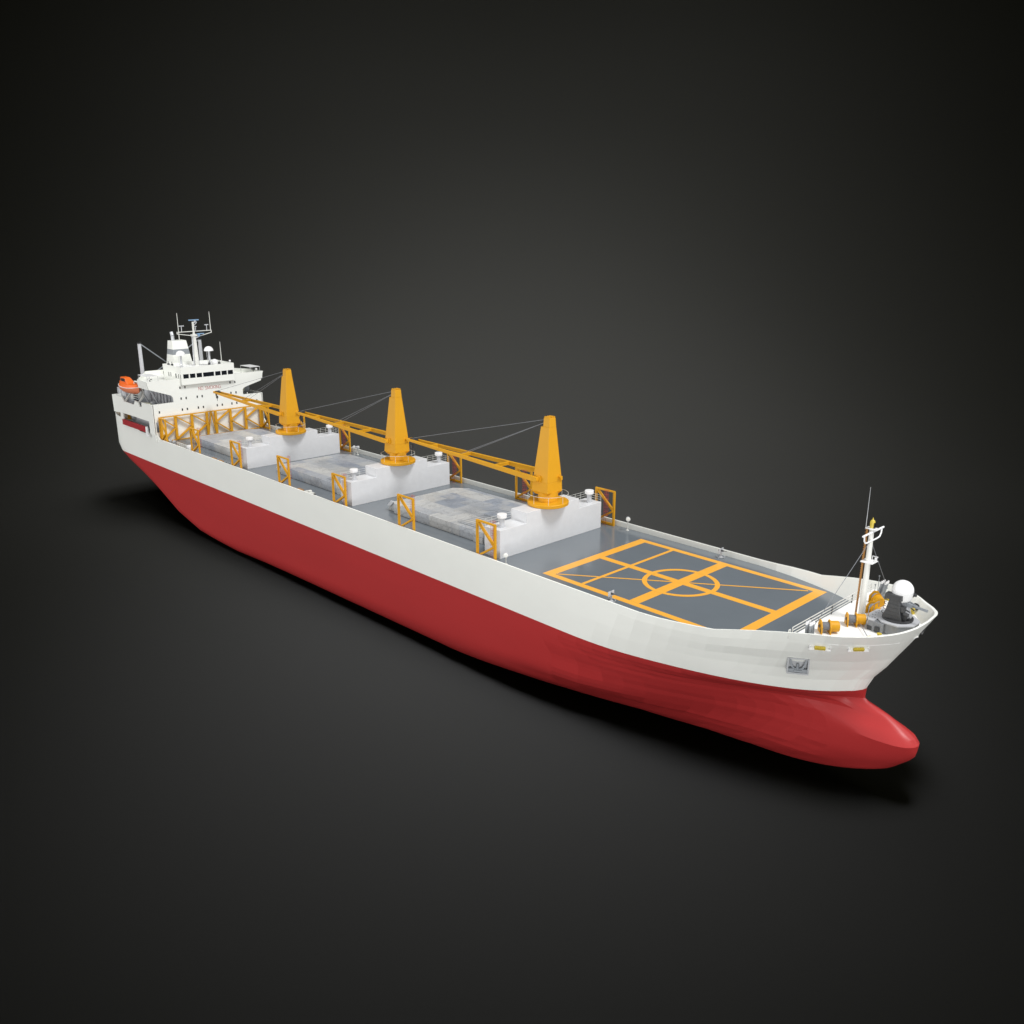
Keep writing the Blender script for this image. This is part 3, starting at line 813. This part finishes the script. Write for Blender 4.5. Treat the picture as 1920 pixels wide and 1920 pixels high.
m = MB(); m.box(MX + .5, MX + .8, 1.0, 3.5, 32.0, 32.3); m.cyl((MX + .65, 1.7, 31.3), (MX + .65, 1.7, 32.0), .4, n=10); part('radar_scanner', m, BLUE, rm)
m = MB(); m.bar((MX, MY, 30.6), (MX + .65, 2.0, 31.4), .25); m.cyl((MX + .4, .9, 33.0), (MX + .4, .9, 34.4), .12, n=8); m.box(MX + .2, MX + .6, .5, 1.3, 34.4, 34.6); part('radar_bracket', m, STEEL, rm)
# satellite domes
for y, zt in ((-5.95, 25.9), (3.65, 26.65)):
    e = empty('satellite_antenna', (-141, y, 21.9), sup)
    m = MB(); m.cyl((-141, y, 21.9), (-141, y, zt), .34, n=12); m.box(-141.5, -140.5, y - .5, y + .5, 21.9, 22.3); part('antenna_post', m, LGREY, e, smooth=30)
    m = MB(); m.sphere((-141, y, zt), 1.5, 24, 0, 1); part('radome', m, RADOME, e, smooth=40)
    m = MB(); m.bar((-140.6, y - .8, 21.9), (-140.8, y - .9, zt), .08); part('cable_pipe', m, STEEL, e)
m = MB(); m.sphere((-140.6, 5.1, 22.9), 1.02, 20); m.cyl((-140.6, 5.1, 21.9), (-140.6, 5.1, 22.2), .5, n=12); part('small_radome', m, RADOME, sup, smooth=40)
m = MB(); m.cyl((-141, 7.75, 21.9), (-141, 7.75, 29.3), .13, .07, n=8); part('whip_antenna', m, RAIL, sup)
for y in (-8.4, 8.0):
    m = MB(); m.cyl((-135.5, y, 22.8), (-135.5, y, 23.3), .06, n=8); m.sphere((-135.5, y, 23.5), .34, 14); part('roof_light', m, RADOME, sup, smooth=True)
for x, y in ((-147.3, -7.6), (-145.4, -7.2), (-140.4, 3.1), (-140.4, 6.6)):
    m = MB(); m.box(x - .3, x + .3, y - .3, y + .3, 21.9, 22.9); m.cyl((x, y, 22.9), (x, y, 23.6), .1, n=8); part('roof_equipment', m, DGREY, sup)
m = MB().box(-148.3, -135.2, -8.8, 8.8, 21.75, 21.94); part('wheelhouse_roof', m, FDECK, sup)

# lifeboats : hang in davits, things of their own ---------------------
def lifeboat(cx, cy, cz, side, label):
    b = empty('lifeboat', (cx, cy, cz - 1.6))
    L, B = 7.7, 2.3
    us = np.linspace(-1, 1, 15)
    def hb(u): return B * max(1 - abs(u) ** 2.6, 0) ** .75 + .06
    def zs(u): return cz - .1 + .55 * u * u     # sheer
    def zk(u): return cz - 2.3 + 1.2 * abs(u) ** 3
    m = MB(); rows = []
    for u in us:
        x = cx + u * L; w = hb(u)
        rows.append([(x, cy - w, zs(u)), (x, cy - w * .93, zs(u) * .6 + zk(u) * .4), (x, cy - w * .55, zs(u) * .2 + zk(u) * .8), (x, cy, zk(u)), (x, cy + w * .55, zs(u) * .2 + zk(u) * .8), (x, cy + w * .93, zs(u) * .6 + zk(u) * .4), (x, cy + w, zs(u))])
    n = 7; vs = [p for r in rows for p in r]
    m.add(vs, [(i * n + j, i * n + j + 1, (i + 1) * n + j + 1, (i + 1) * n + j) for i in range(len(us) - 1) for j in range(n - 1)])
    part('hull', m, PORANGE, b, smooth=40)
    m = MB(); rows = []
    for u in us:
        x = cx + u * L * .97; w = hb(u) * .96; h = 1.3 * max(1 - abs(u) ** 3, 0) ** .5 + .02
        rows.append([(x, cy - w, zs(u) + .05), (x, cy - w * .8, zs(u) + h * .75), (x, cy - w * .35, zs(u) + h), (x, cy + w * .35, zs(u) + h), (x, cy + w * .8, zs(u) + h * .75), (x, cy + w, zs(u) + .05)])
    n = 6; vs = [p for r in rows for p in r]
    m.add(vs, [(i * n + j, i * n + j + 1, (i + 1) * n + j + 1, (i + 1) * n + j) for i in range(len(us) - 1) for j in range(n - 1)])
    part('canopy', m, ORANGE, b, smooth=40)
    m = MB()
    for s in (-1, 1):
        for a, c in zip(us[:-1], us[1:]):
            m.bar((cx + a * L, cy + s * hb(a), zs(a)), (cx + c * L, cy + s * hb(c), zs(c)), .16)
    part('fender_rope', m, RADOME, b)
    m = MB(); z0 = cz + .9
    lo = [(cx - 5.4, cy - 1.35, z0), (cx + 2.2, cy - 1.35, z0), (cx + 2.2, cy + 1.35, z0), (cx - 5.4, cy + 1.35, z0)]
    hi = [(cx - 4.8, cy - 1.0, z0 + 1.9), (cx - 1.4, cy - 1.0, z0 + 1.9), (cx - 1.4, cy + 1.0, z0 + 1.9), (cx - 4.8, cy + 1.0, z0 + 1.9)]
    m.frustum(lo, hi); part('wheelhouse', m, ORANGE, b, bevel=.25)
    m = MB()
    def hw(z): return 1.35 - .35 * (z - z0) / 1.9 + .03
    for xa, xb, sl in ((-3.8, -.1, .75), (-4.9, -4.2, 0)):
        za, zb2 = z0 + .7, z0 + 1.6
        m.frustum([(cx + xa, cy - hw(za), za), (cx + xb, cy - hw(za), za), (cx + xb, cy + hw(za), za), (cx + xa, cy + hw(za), za)], [(cx + xa, cy - hw(zb2), zb2), (cx + xb - sl, cy - hw(zb2), zb2), (cx + xb - sl, cy + hw(zb2), zb2), (cx + xa, cy + hw(zb2), zb2)])
    part('window', m, BLACK, b)
    m = MB()
    for dx in (-4.2, 4.0): m.cyl((cx + dx, cy, cz + .6), (cx + dx, cy, cz + 1.7), .12, n=8)
    part('lifting_hook', m, STEEL, b)
    top(b, label, 'lifeboat', 'orange lifeboats in the davits of the accommodation block')
lifeboat(-154.6, -18.1, 15.7, -1, 'orange enclosed lifeboat with a pale fender line, hanging in davits on the near side')
# davits
for x in (-159.6, -149.4):
    for s in (-1, 1):
        m = MB()
        m.bar((x, s * 18.5, 10.0), (x, s * 16.0, 13.0), .55, .5); m.bar((x, s * 16.0, 12.8), (x + .4, s * 16.6, 17.6), .5, .45); m.bar((x + .4, s * 16.5, 17.5), (x + .4, s * 18.6, 18.0), .45, .4)
        m.box(x - .5, x + .5, *sorted((s * 18.7, s * 17.9)), 8.8, 10.4)
        part('davit', m, RAIL, sup)
m = MB(); m.cyl((-147.6, -17.2, 16.8), (-143.6, -17.2, 17.3), .45, n=12); part('davit_roller', m, RAIL, sup, smooth=30)
# dark rounded boats/canisters at port
for y, r, mat in ((13.6, 1.1, CREAM), (15.8, 1.5, MGREY)):
    m = MB(); m.lathe((-141.5 - (y - 13) * .5, y, 12.9), (0, 1, 0), [(-1.6, r * .6), (-1.3, r * .95), (0, r), (1.3, r * .95), (1.6, r * .6)], 18)
    o = part('rescue_boat_cover' if r > 1.2 else 'life_raft_canister', m, mat, None, smooth=40)
    if r > 1.2: top(o, 'dark grey covered boat under the far bridge wing, right of the cream canister', 'covered boat')
    else: top(o, 'cream canister in the gap under the far bridge wing beside a dark grey cover', 'canister')
m = MB(); m.lathe((-143.3, -17.6, 10.75), (.94, .34, 0), [(-1.7, .5), (-1.5, .85), (0, .95), (1.5, .85), (1.7, .5)], 20)
top(part('life_raft_canister', m, CREAM, None, smooth=40), 'cream life raft canister on the near side wall below the lifeboat', 'canister')
# accommodation ladder stowed outside the mooring opening
g = empty('gangway', (-151, -19.2, 3))
m = MB(); m.box(-161.0, -141.7, -19.55, -19.0, 2.55, 4.3); part('ladder_frame', m, RED2, g)
m = MB(); m.box(-161, -141.8, -19.62, -19.56, 4.05, 4.3); m.box(-161, -141.8, -19.62, -19.56, 2.55, 2.8)
for k in range(22): m.box(-160.8 + k * .87, -160.65 + k * .87, -19.60, -19.56, 2.8, 4.05)
part('hand_rail', m, RED2, g)
m = MB(); m.box(-147, -141.7, -19.5, -19.05, 2.25, 2.54); part('lower_platform', m, BLACK, g)
m = MB(); m.cyl((-141.2, -19.3, 1.4), (-141.2, -19.3, 4.4), .45, n=12); m.box(-141.6, -140.5, -19.6, -18.95, 1.2, 1.8); part('ladder_end_frame', m, RADOME, g, smooth=30)
top(g, 'red gangway stowed along the white side near the stern below the lifeboat', 'gangway')
# stern gear
m = MB(); m.cyl((-174.3, -14.8, 4.6), (-174.6, -14.9, 7.4), .07, n=6); m.sphere((-174.6, -14.9, 7.4), .2, 10); part('flagstaff', m, STEEL, ship)
for x, y in ((-172.9, -15.0), (-173.1, -12.8)):
    m = MB()
    for s in (-.45, .45): m.lathe((x + s, y, 1.8), (0, 0, 1), [(0, .35), (3.3, .3), (3.4, .45), (3.8, .45)], 12)
    m.box(x - 1, x + 1, y - .5, y + .5, 1.8, 2.1); part('mooring_bitt', m, YEL, ship, smooth=30)

# ------------------------------------------------------------------ forecastle
ZF = 3.3
r1 = [(80.75, y, ZF) for y in (-8.0, -1.2, 5.6, 12.3)]
part('railing', railing([(80.75, -13.3, ZF), (80.75, -8.0, ZF), (80.75, -1.2, ZF), (80.75, 5.6, ZF), (80.75, 12.4, ZF)], 1.5, 3, .055, 7), RAIL, ship)
m = railing([(80.75, -14.4, ZF), (80.75, -13.95, ZF)], 1.4, 3, .055, 7); part('railing', m, RAIL, ship)
fm = empty('foremast', (84.8, .35, ZF), ship)
X, Y = 84.8, .35
m = MB(); m.lathe((X, Y, ZF), (0, 0, 1), [(0, .5), (4, .46), (10, .4), (15.3, .33), (15.9, .3)], 20); part('mast_pole', m, RAIL, fm, smooth=30)
m = MB(); m.box(X - .75, X + 1.1, Y - 1.0, Y + 1.0, 12.75, 12.92); part('platform', m, RADOME, fm)
part('platform_rail', railing([(X + 1.05, Y + .1, 12.92), (X + 1.05, Y + .95, 12.92), (X + .2, Y + .95, 12.92)], .55, 1, .05, .5), RADOME, fm)
m = MB(); m.box(X - .8, X + .8, Y - .55, Y + .55, 17.95, 18.08); part('platform', m, RADOME, fm)
m = MB(); m.cyl((X + .3, -3.1, 17.55), (X + .3, 3.7, 17.6), .16, n=10); 
m.tube([(X + .3, -2.6, 17.45), (X + .3, -2.5, 16.7), (X + .3, -2.0, 16.25), (X + .3, -1.2, 16.2), (X + .3, 1.8, 16.2), (X + .3, 2.7, 16.3), (X + .3, 3.1, 16.8), (X + .3, 3.2, 17.45)], .12, 8)
part('yard', m, RADOME, fm, smooth=40)
m = MB(); m.lathe((X, Y, 18.1), (0, 0, 1), [(0, .34), (.9, .38), (1.15, .3), (1.3, .1), (1.6, .05)], 14); part('mast_light', m, OLIVE, fm)
m = MB(); m.box(X + .2, X + .45, Y - .2, Y + .2, 18.12, 18.95); part('light_shield', m, BLACK, fm)
m = MB(); m.cyl((X - .75, Y - .45, 18.0), (X - .75, Y - .45, 24.35), .055, .03, n=6); part('whip_antenna', m, STEEL, fm)
m = MB()
for dy in (-.28, .1): m.bar((X - .9, Y + dy, ZF), (X - .65, Y + dy, 18.0), .11)
z = ZF + .3
while z < 17.8: m.bar((X - .88, Y - .28, z), (X - .88, Y + .1, z), .06); z += .38
part('ladder', m, BROWN, fm)
for s, e in ((-1, (81.6, -9.3, ZF)), (1, (83.4, 12.6, 4.6))):
    m = MB(); m.cyl((X, Y + s * .3, 15.9), e, .045, n=5); part('stay_cable', m, ROPE, fm)

def winch(cx, cy, ang, flip=1):
    e = empty('mooring_winch', (cx, cy, ZF), ship)
    d = Vector((math.cos(ang), math.sin(ang), 0)); c = Vector((cx, cy, ZF + 1.0)); n = Vector((-d.y, d.x, 0))
    def P(a, b, z): return c + d * a + n * b + Vector((0, 0, z))
    m = MB(); m.lathe(P(.1, 0, 0), d, [(0, .82), (1.25, .82), (1.32, .72)], 24); part('motor_drum', m, YEL, e, smooth=30)
    m = MB(); m.lathe(P(-1.15, 0, 0), d, [(0, .6)] + [(0.08 + k * .09, .6 + .06 * (k % 2)) for k in range(11)] + [(1.12, .6)], 22); part('rope_drum', m, ROPE, e)
    m = MB()
    for a in (-1.35, -.05):
        pl = [(-1.0, -1.0), (1.0, -1.0), (.95, .15), (.35, .95), (-.35, .95), (-.95, .15)]
        lo = [P(a, b, z) for b, z in pl]; hi = [P(a + .17, b, z) for b, z in pl]
        m.frustum([tuple(v) for v in lo], [tuple(v) for v in hi])
    part('side_plate', m, YEL, e)
    m = MB(); m.lathe(P(-1.44, 0, 0), d, [(0, .26), (.08, .26)], 14)
    m.bar(P(-1.37, 0, 0), P(-1.37, -.75, -.75), .07, .14); m.bar(P(-1.37, 0, 0), P(-1.37, .75, -.35), .07, .14)
    part('hub', m, BLACK, e)
winch(83.7, -7.9, math.radians(43)); winch(85.2, -2.5, math.radians(38)); winch(85.7, 3.1, math.radians(-42)); winch(84.0, 7.6, math.radians(-50))
for pts in (((86.2, -2.9, 3.9), (88.9, -6.2, 3.7)), ((86.4, 3.6, 4.6), (88.3, 4.4, 4.0))):
    m = MB(); m.cyl(pts[0], pts[1], .06, n=6); part('mooring_rope', m, ROPE, ship)
m = MB(); m.lathe((89.4, -6.3, ZF), (0, 0, 1), [(0, .55), (.5, .62), (.62, .5), (.7, .2)], 10); part('fairlead_roller', m, OLIVE, ship, smooth=30)
for x, y in ((90.5, -4.7), (88.8, 8.2), (84.8, 11.0)):
    m = MB(); m.box(x - .9, x + .9, y - .3, y + .3, ZF, ZF + .18)
    for s in (-.6, .6): m.lathe((x + s, y, ZF), (0, 0, 1), [(0, .26), (.7, .26), (.72, .36), (.85, .36)], 12)
    part('mooring_bitt', m, OLIVE, ship)
def decoy(cx, cy, s):
    e = empty('decoy_launcher', (cx, cy, ZF), ship)
    m = MB(); m.box(cx - .9, cx + .9, cy - .95, cy + .95, ZF, ZF + .28); m.box(cx - .6, cx + .6, cy - .7, cy + .7, ZF + .28, ZF + .55); part('base', m, MGREY, e)
    for i in range(2):
        for k in range(3):
            p = Vector((cx - .35 + i * .6, cy - .55 + k * .5, ZF + .5)); d = Vector((.12, s * .28, 1)).normalized(); Ln = 2.0 + .0 * k
            m = MB(); m.cyl(p, p + d * Ln, .15, n=10); t = part('launch_tube', m, MGREY, e)
            m = MB(); m.cyl(p + d * Ln, p + d * (Ln + .45), .17, .12, n=10); part('muzzle_cap', m, RADOME, t)
decoy(83.0, 11.2, 1); decoy(82.7, -11.7, -1)
for x, y, h in ((81.4, 13.6, 2.6), (81.6, 14.1, 1.5), (81.2, 12.9, 1.2)):
    m = MB(); m.cyl((x, y, ZF), (x, y, ZF + h), .05, n=6); m.box(x - .09, x + .09, y - .09, y + .09, ZF + h, ZF + h + .2); part('signal_post', m, MGREY, ship)

# close-in gun system : grey octagonal base, dark turret, white radome
gx, gy = 90.3, .3
gs = empty('gun_mount', (gx, gy, ZF), ship)
m = MB()
def oct_(r, cx=gx, cy=gy, n=8, ph=math.pi / 8): return [(cx + r * math.cos(2 * math.pi * k / n + ph), cy + r * math.sin(2 * math.pi * k / n + ph)) for k in range(n)]
m.prism(oct_(3.0), 'z', ZF, 4.95)
pl = [(87.2, -2.6), (89.6, -2.9), (89.6, 3.2), (86.6, 2.9), (86.4, -.4)]
m.prism(pl, 'z', ZF, 4.9)
part('gun_base', m, GUNG, gs, bevel=.05)
m = MB()
m.prism(oct_(3.12), 'z', 4.96, 5.14); m.prism([(87.1, -2.7), (88.1, -2.75), (88.1, 3.2), (86.5, 2.95), (86.3, -.45)], 'z', 4.91, 5.05)
part('base_rim', m, LGREY, gs)
m = MB()
for i in range(3):
    for k in range(4): m.cyl((86.9 + i * .42, -1.7 + k * 1.1, 5.05), (86.9 + i * .42, -1.7 + k * 1.1, 5.08), .09, n=8)
m.box(88.35, 89.05, -2.99, -2.9, ZF + .1, ZF + .95); part('base_fitting', m, DGREY, gs)
m = MB(); m.box(87.1, 87.9, -2.68, -2.6, ZF + .05, 4.0); part('base_door', m, DGREY, gs)
part('railing', railing([(86.3, 2.7, 5.05), (86.2, -.4, 5.05), (87.0, -2.75, ZF)], 1.0, 1, .035, 1.5), MGREY, gs)
m = MB(); m.lathe((gx, gy, 5.14), (0, 0, 1), [(0, 2.15), (.28, 2.2), (.32, 2.05)], 32); part('turntable', m, DGREY, gs)
m = MB()
for s, mt in ((-1, 0), (1, 0)):
    y0 = gy + s * 1.25
    prof_ = [(gx - 1.75, 5.4), (gx + 1.15, 5.4), (gx + .75, 7.2), (gx + .55, 8.5), (gx - .95, 8.5), (gx - 1.25, 7.0)]
    m.prism(prof_, 'y', y0 - .45, y0 + .45)
    m.box(gx - 1.6, gx + .85, y0 - .58, y0 + .55, 8.5, 9.35)
part('turret_side', m, DGREY, gs, bevel=.06)
m = MB()
for k in range(4): m.tube([(gx - 1.65 + k * .12, gy - 1.3, 5.9 + k * .75), (gx - 1.95 + k * .12, gy - 1.3, 6.0 + k * .75), (gx - 1.95 + k * .12, gy - 1.3, 6.3 + k * .75), (gx - 1.6 + k * .12, gy - 1.3, 6.4 + k * .75)], .05, 5)
for k in range(4): m.box(gx - 1.2 , gx + .6, gy - 1.74, gy - 1.70, 6.0 + k * .6, 6.06 + k * .6)
part('turret_step', m, DGREY, gs)
m = MB(); m.lathe((gx - .1, gy, 5.6), (0, 0, 1), [(0, .9), (2.4, .75), (2.5, .6)], 18); m.box(gx - .3, gx + 1.1, gy - .75, gy + .75, 7.0, 8.2); part('turret_core', m, GUNG, gs, smooth=30)
m = MB(); m.lathe((gx + 1.0, gy, 6.5), (.3, 0, -1), [(-.9, .5), (-.5, .72), (.5, .72), (.9, .5)], 18); m.lathe((gx + 1.7, gy - .3, 6.2), (1, 0, 0), [(0, .35), (.3, .35)], 12); part('ammunition_drum', m, STEEL, gs, smooth=30)
m = MB()
for k in range(6):
    a = k * math.pi / 3
    m.cyl((gx + 1.2, gy + .14 * math.cos(a), 7.75 + .14 * math.sin(a)), (gx + 4.1, gy + .14 * math.cos(a), 7.55 + .14 * math.sin(a)), .055, n=6)
m.lathe((gx + 2.4, gy, 7.66), (1, 0, -.07), [(0, .24), (.12, .24)], 12); m.lathe((gx + 3.9, gy, 7.57), (1, 0, -.07), [(0, .22), (.1, .22)], 12)
m.bar((gx + .6, gy, 7.8), (gx + 1.9, gy, 7.7), .55, .5); m.bar((gx + .6, gy - .5, 8.3), (gx + 2.6, gy - .1, 7.8), .14); m.bar((gx + .6, gy + .5, 8.3), (gx + 2.6, gy + .1, 7.8), .14)
part('gun_barrels', m, MGREY, gs)
m = MB(); m.box(gx + .3, gx + 1.1, gy + 1.75, gy + 2.3, 8.3, 9.1); m.cyl((gx + 1.1, gy + 2.0, 8.7), (gx + 1.5, gy + 2.0, 8.7), .25, n=12); part('sight_box', m, DGREY, gs)
m = MB(); m.box(gx + .9, gx + 1.5, gy - 1.1, gy + 1.0, 5.5, 6.3); m.box(gx + .5, gx + 1.3, gy - 1.5, gy - .6, 6.9, 7.6); m.cyl((gx + 1.2, gy - 1.1, 6.6), (gx + 1.9, gy - 1.1, 6.5), .28, n=12); m.bar((gx + .7, gy - .9, 7.4), (gx + 1.9, gy - .7, 6.9), .16); m.bar((gx + .7, gy + .9, 7.4), (gx + 1.9, gy + .9, 6.7), .16); part('gun_mechanism', m, DGREY, gs)
m = MB(); m.lathe((gx + .2, gy, 8.0), (0, 0, 1), [(0, .85), (.35, 1.25), (.6, 1.4), (1.75, 1.53)], 40)
part('radar_drum', m, RADOME, gs, smooth=30)
m = MB(); m.sphere((gx + .2, gy, 9.75), 1.53, 40, 0, 1); part('radome', m, RADOME, gs, smooth=60)

# hull fittings : found by walking outwards to the shell ------------
def shell_pt(x, z, s=-1):
    return Vector((x, YC + s * hull_half(x, z), z))
def shell_frame(x, z, s=-1):
    p = shell_pt(x, z, s); a = shell_pt(x + .6, z, s) - shell_pt(x - .6, z, s); b = shell_pt(x, z + .4, s) - shell_pt(x, z - .4, s)
    a.normalize(); n = a.cross(b).normalized()
    if n.y * s < 0: n = -n
    up = n.cross(a).normalized()
    if up.z < 0: up = -up
    return p, a, up, n
def oriented(m, p, a, up, n, boxes):
    for (u0, u1, v0, v1, w0, w1) in boxes:
        vs = [p + a * u + up * v + n * w for u in (u0, u1) for v in (v0, v1) for w in (w0, w1)]
        m.add(vs, [(0, 1, 3, 2), (4, 6, 7, 5), (0, 4, 5, 1), (2, 3, 7, 6), (0, 2, 6, 4), (1, 5, 7, 3)])
for s in (-1, 1):
    for x, z in ((84.4, 2.35), (88.6, 2.5)) if s < 0 else ((84.4, 2.35),):
        p, a, up, n = shell_frame(x, z, s)
        m = MB(); oriented(m, p, a, up, n, [(-1.5, 1.5, -.32, -.22, 0, .45), (-1.5, -1.4, -.2, .32, -.05, .25), (1.4, 1.5, -.2, .32, -.05, .25)])
        e = part('fairlead_recess', m, RADOME, ship)
        m = MB(); oriented(m, p, a, up, n, [(-.75, .75, -.2, .3, .03, .42), (-.5, -.1, .3, .38, .1, .35), (.1, .5, .3, .38, .1, .35)])
        part('fairlead', m, OLIVE, e)
    p, a, up, n = shell_frame(80.9, -1.0, s)
    a = Vector((a.x, a.y, 0)).normalized(); up = Vector((0, 0, 1)); n = Vector((n.x, n.y, 0)).normalized()
    m = MB(); oriented(m, p, a, up, n, [(-1.6, 1.6, -2.55, -2.3, -1.6, .25), (-1.6, -1.38, -2.29, .05, -1.6, .22), (1.38, 1.6, -2.29, .05, -1.6, .22), (-1.37, 1.37, -.12, .05, -1.6, .2), (-1.37, 1.37, -2.29, -.13, -1.6, -.55)])
    e = part('anchor_pocket', m, POCK, ship, bevel=.03)
    m = MB(); oriented(m, p, a, up, n, [(-1.36, 1.36, -2.28, -1.75, -.5, .1)]); part('pocket_sill', m, MGREY, e)
    m = MB(); pr = None
    for k in range(11):
        t = -1 + 2 * k / 10; q = p + a * (1.2 * t) + up * (-1.85 + 1.45 * t ** 4 + .2 * t * t) + n * -.1
        if pr is not None: m.bar(pr, q, .2, .26)
        pr = q
    m.bar(p + up * (-1.9) - n * .1, p + up * -1.0 - n * .1, .3)
    m.bar(p + up * (-2.0) + a * -.6 + n * .2, p + up * (-2.0) + a * .6 + n * .2, .3)
    part('anchor', m, MGREY, e)

from mathutils import Vector as _V
def dark_plate(name, x, z, s, ra, rb, inner=False):  # flat black oval painting the dark of an opening, nothing is cut
    p, a, up, n = shell_frame(x, z, s)
    m = MB(); o = p + n * .03
    if inner: o = p - n * (TH + .06)
    m.frustum([tuple(o + a * ra * math.cos(t) + up * rb * math.sin(t)) for t in np.linspace(0, 2 * math.pi, 17)[:-1]], [tuple(o + n * .04 + a * ra * math.cos(t) + up * rb * math.sin(t)) for t in np.linspace(0, 2 * math.pi, 17)[:-1]])
    part(name, m, BLACK, ship)
m = MB(); hx = Vector((93.55, 1.45, 3.9)); ha = Vector((-.12, .98, .2)).normalized(); hn = Vector((.93, .1, -.33)).normalized(); hu = hn.cross(ha)  # solid black plate paints the darkness inside the hawse pipe
m.frustum([tuple(hx + ha * .95 * math.cos(t) + hu * .28 * math.sin(t)) for t in np.linspace(0, 2 * math.pi, 17)[:-1]], [tuple(hx + hn * .35 + ha * .95 * math.cos(t) + hu * .28 * math.sin(t)) for t in np.linspace(0, 2 * math.pi, 17)[:-1]])
part('hawse_hole_dark_plate', m, BLACK, ship)
dark_plate('mooring_port_dark_plate', 89.6, 3.95, 1, 1.1, .5, True)  # black plate paints the dark seen through the bulwark opening

# ------------------------------------------------------------------ studio backdrop, lights, camera
CAM = [137.8894, -124.976, 57.7033]; CF = 1640.0837; PITCH = .2888; AZ = 2.3791
A = Vector((math.cos(AZ), math.sin(AZ), 0)); RV = Vector((math.sin(AZ), -math.cos(AZ), 0)); O = Vector((CAM[0], CAM[1], 0))
ZFL = -25.6; U0 = 335; RR = 150
prof_ = [(5, ZFL), (80, ZFL), (150, ZFL), (300, ZFL), (U0, ZFL)]
for k in range(1, 25):
    a = math.pi / 2 * k / 24; prof_.append((U0 + RR * math.sin(a), ZFL + RR - RR * math.cos(a)))
prof_.append((U0 + RR, 420))
m = MB(); vs = []; vv = np.linspace(-620, 620, 9)
for u, z in prof_:
    for v in vv: vs.append(O + A * u + RV * float(v) + Vector((0, 0, z)))
nv = len(vv)
m.add(vs, [(i * nv + j, i * nv + j + 1, (i + 1) * nv + j + 1, (i + 1) * nv + j) for i in range(len(prof_) - 1) for j in range(nv - 1)])
bm_, nt_, bs_ = newmat('black_studio_paper')
ALB = .0014
bs_.inputs['Base Color'].default_value = (ALB, ALB, ALB * .56, 1); bs_.inputs['Roughness'].default_value = 1; bs_.inputs['Specular IOR Level'].default_value = 0
back = part('studio_backdrop', m, bm_, None, smooth=60)
top(back, 'seamless dark studio backdrop and floor under the ship', 'backdrop', kind='structure')

rc = bpy.data.collections.new('backdrop_lit_only'); rc.objects.link(back)
def spot(u, v, z, tu, tv, tz, half, w):  # added spots reach only the backdrop, standing in for its vignette falloff
    l = bpy.data.lights.new('backdrop_spot', 'SPOT'); o = bpy.data.objects.new('backdrop_spot', l); COL.objects.link(o)
    p = O + A * u + RV * v + Vector((0, 0, z)); t = O + A * tu + RV * tv + Vector((0, 0, tz))
    o.location = p; o.rotation_euler = (t - p).to_track_quat('-Z', 'Y').to_euler()
    l.energy = w * 1e5 * 39.48 / ALB; l.spot_size = math.radians(2 * half); l.spot_blend = 1; l.shadow_soft_size = 50
    l.color = (1, 1, 1.8 if half < 30 else 1.72 if half < 40 and z > 250 else 1.64)
    o.light_linking.receiver_collection = rc
spot(92, 0, 280, 166, 0, 0, 20, 0.0275)
spot(330, 60, 280, 380, 60, 0, 50, 0.0095)
spot(330, -60, 280, 380, -60, 0, 50, 0.0095)
spot(215, 0, 280, 298, 0, 0, 35, 0.0208)
spot(130, 0, 200, 470, 0, 40, 45, 0.0127)
spot(298, 0, 280, 380, 0, 0, 35, 0.0144)
spot(130, 108, 200, 470, 180, 40, 32, 0.007)
spot(130, -108, 200, 470, -180, 40, 32, 0.007)
spot(70, 0, 280, 120, 0, 0, 20, 0.008)
spot(180, 0, 280, 230, 0, 0, 20, 0.0136)
def area(loc, tgt, size, f, col=(1, 1, 1)):
    """f = irradiance / pi that the lamp gives at the target"""
    l = bpy.data.lights.new('unseen_area_light', 'AREA'); o = bpy.data.objects.new('unseen_area_light', l); COL.objects.link(o)
    loc = Vector(loc); tgt = Vector(tgt); o.location = loc; o.rotation_euler = (tgt - loc).to_track_quat('-Z', 'Y').to_euler()
    l.shape = 'DISK'; l.size = size; l.energy = f * math.pi ** 2 * (tgt - loc).length ** 2; l.color = col
    return o
area((580, 120, 1000), (-40, 0, 0), 330, .72)
area((0, -60, 900), (-40, 0, 0), 700, .04)
area((330, -330, -50), (88, 0, -2), 150, .54)  # added low fill, out of view, lifts the flared bow plating
area((-350, -440, 40), (-140, 0, 0), 200, .38)  # added fill, out of view, brightens the starboard side at the stern
w = bpy.data.worlds.new('World'); S.world = w; w.use_nodes = True
w.node_tree.nodes['Background'].inputs[0].default_value = (1, 1, 1, 1); w.node_tree.nodes['Background'].inputs[1].default_value = .86

cd = bpy.data.cameras.new('camera'); cam = bpy.data.objects.new('camera', cd); COL.objects.link(cam); S.camera = cam
cam.location = CAM
d = Vector((math.cos(PITCH) * math.cos(AZ), math.cos(PITCH) * math.sin(AZ), -math.sin(PITCH)))
cam.rotation_euler = d.to_track_quat('-Z', 'Y').to_euler()
cd.sensor_width = 36; cd.lens = 36 * CF / 1920; cd.clip_end = 3000; cd.clip_start = 1
S.view_settings.view_transform = 'Standard'; S.view_settings.look = 'None'; S.view_settings.exposure = 0; S.view_settings.gamma = 1
S.render.engine = 'CYCLES'
S.cycles.use_denoising = True
S.cycles.max_bounces = 6
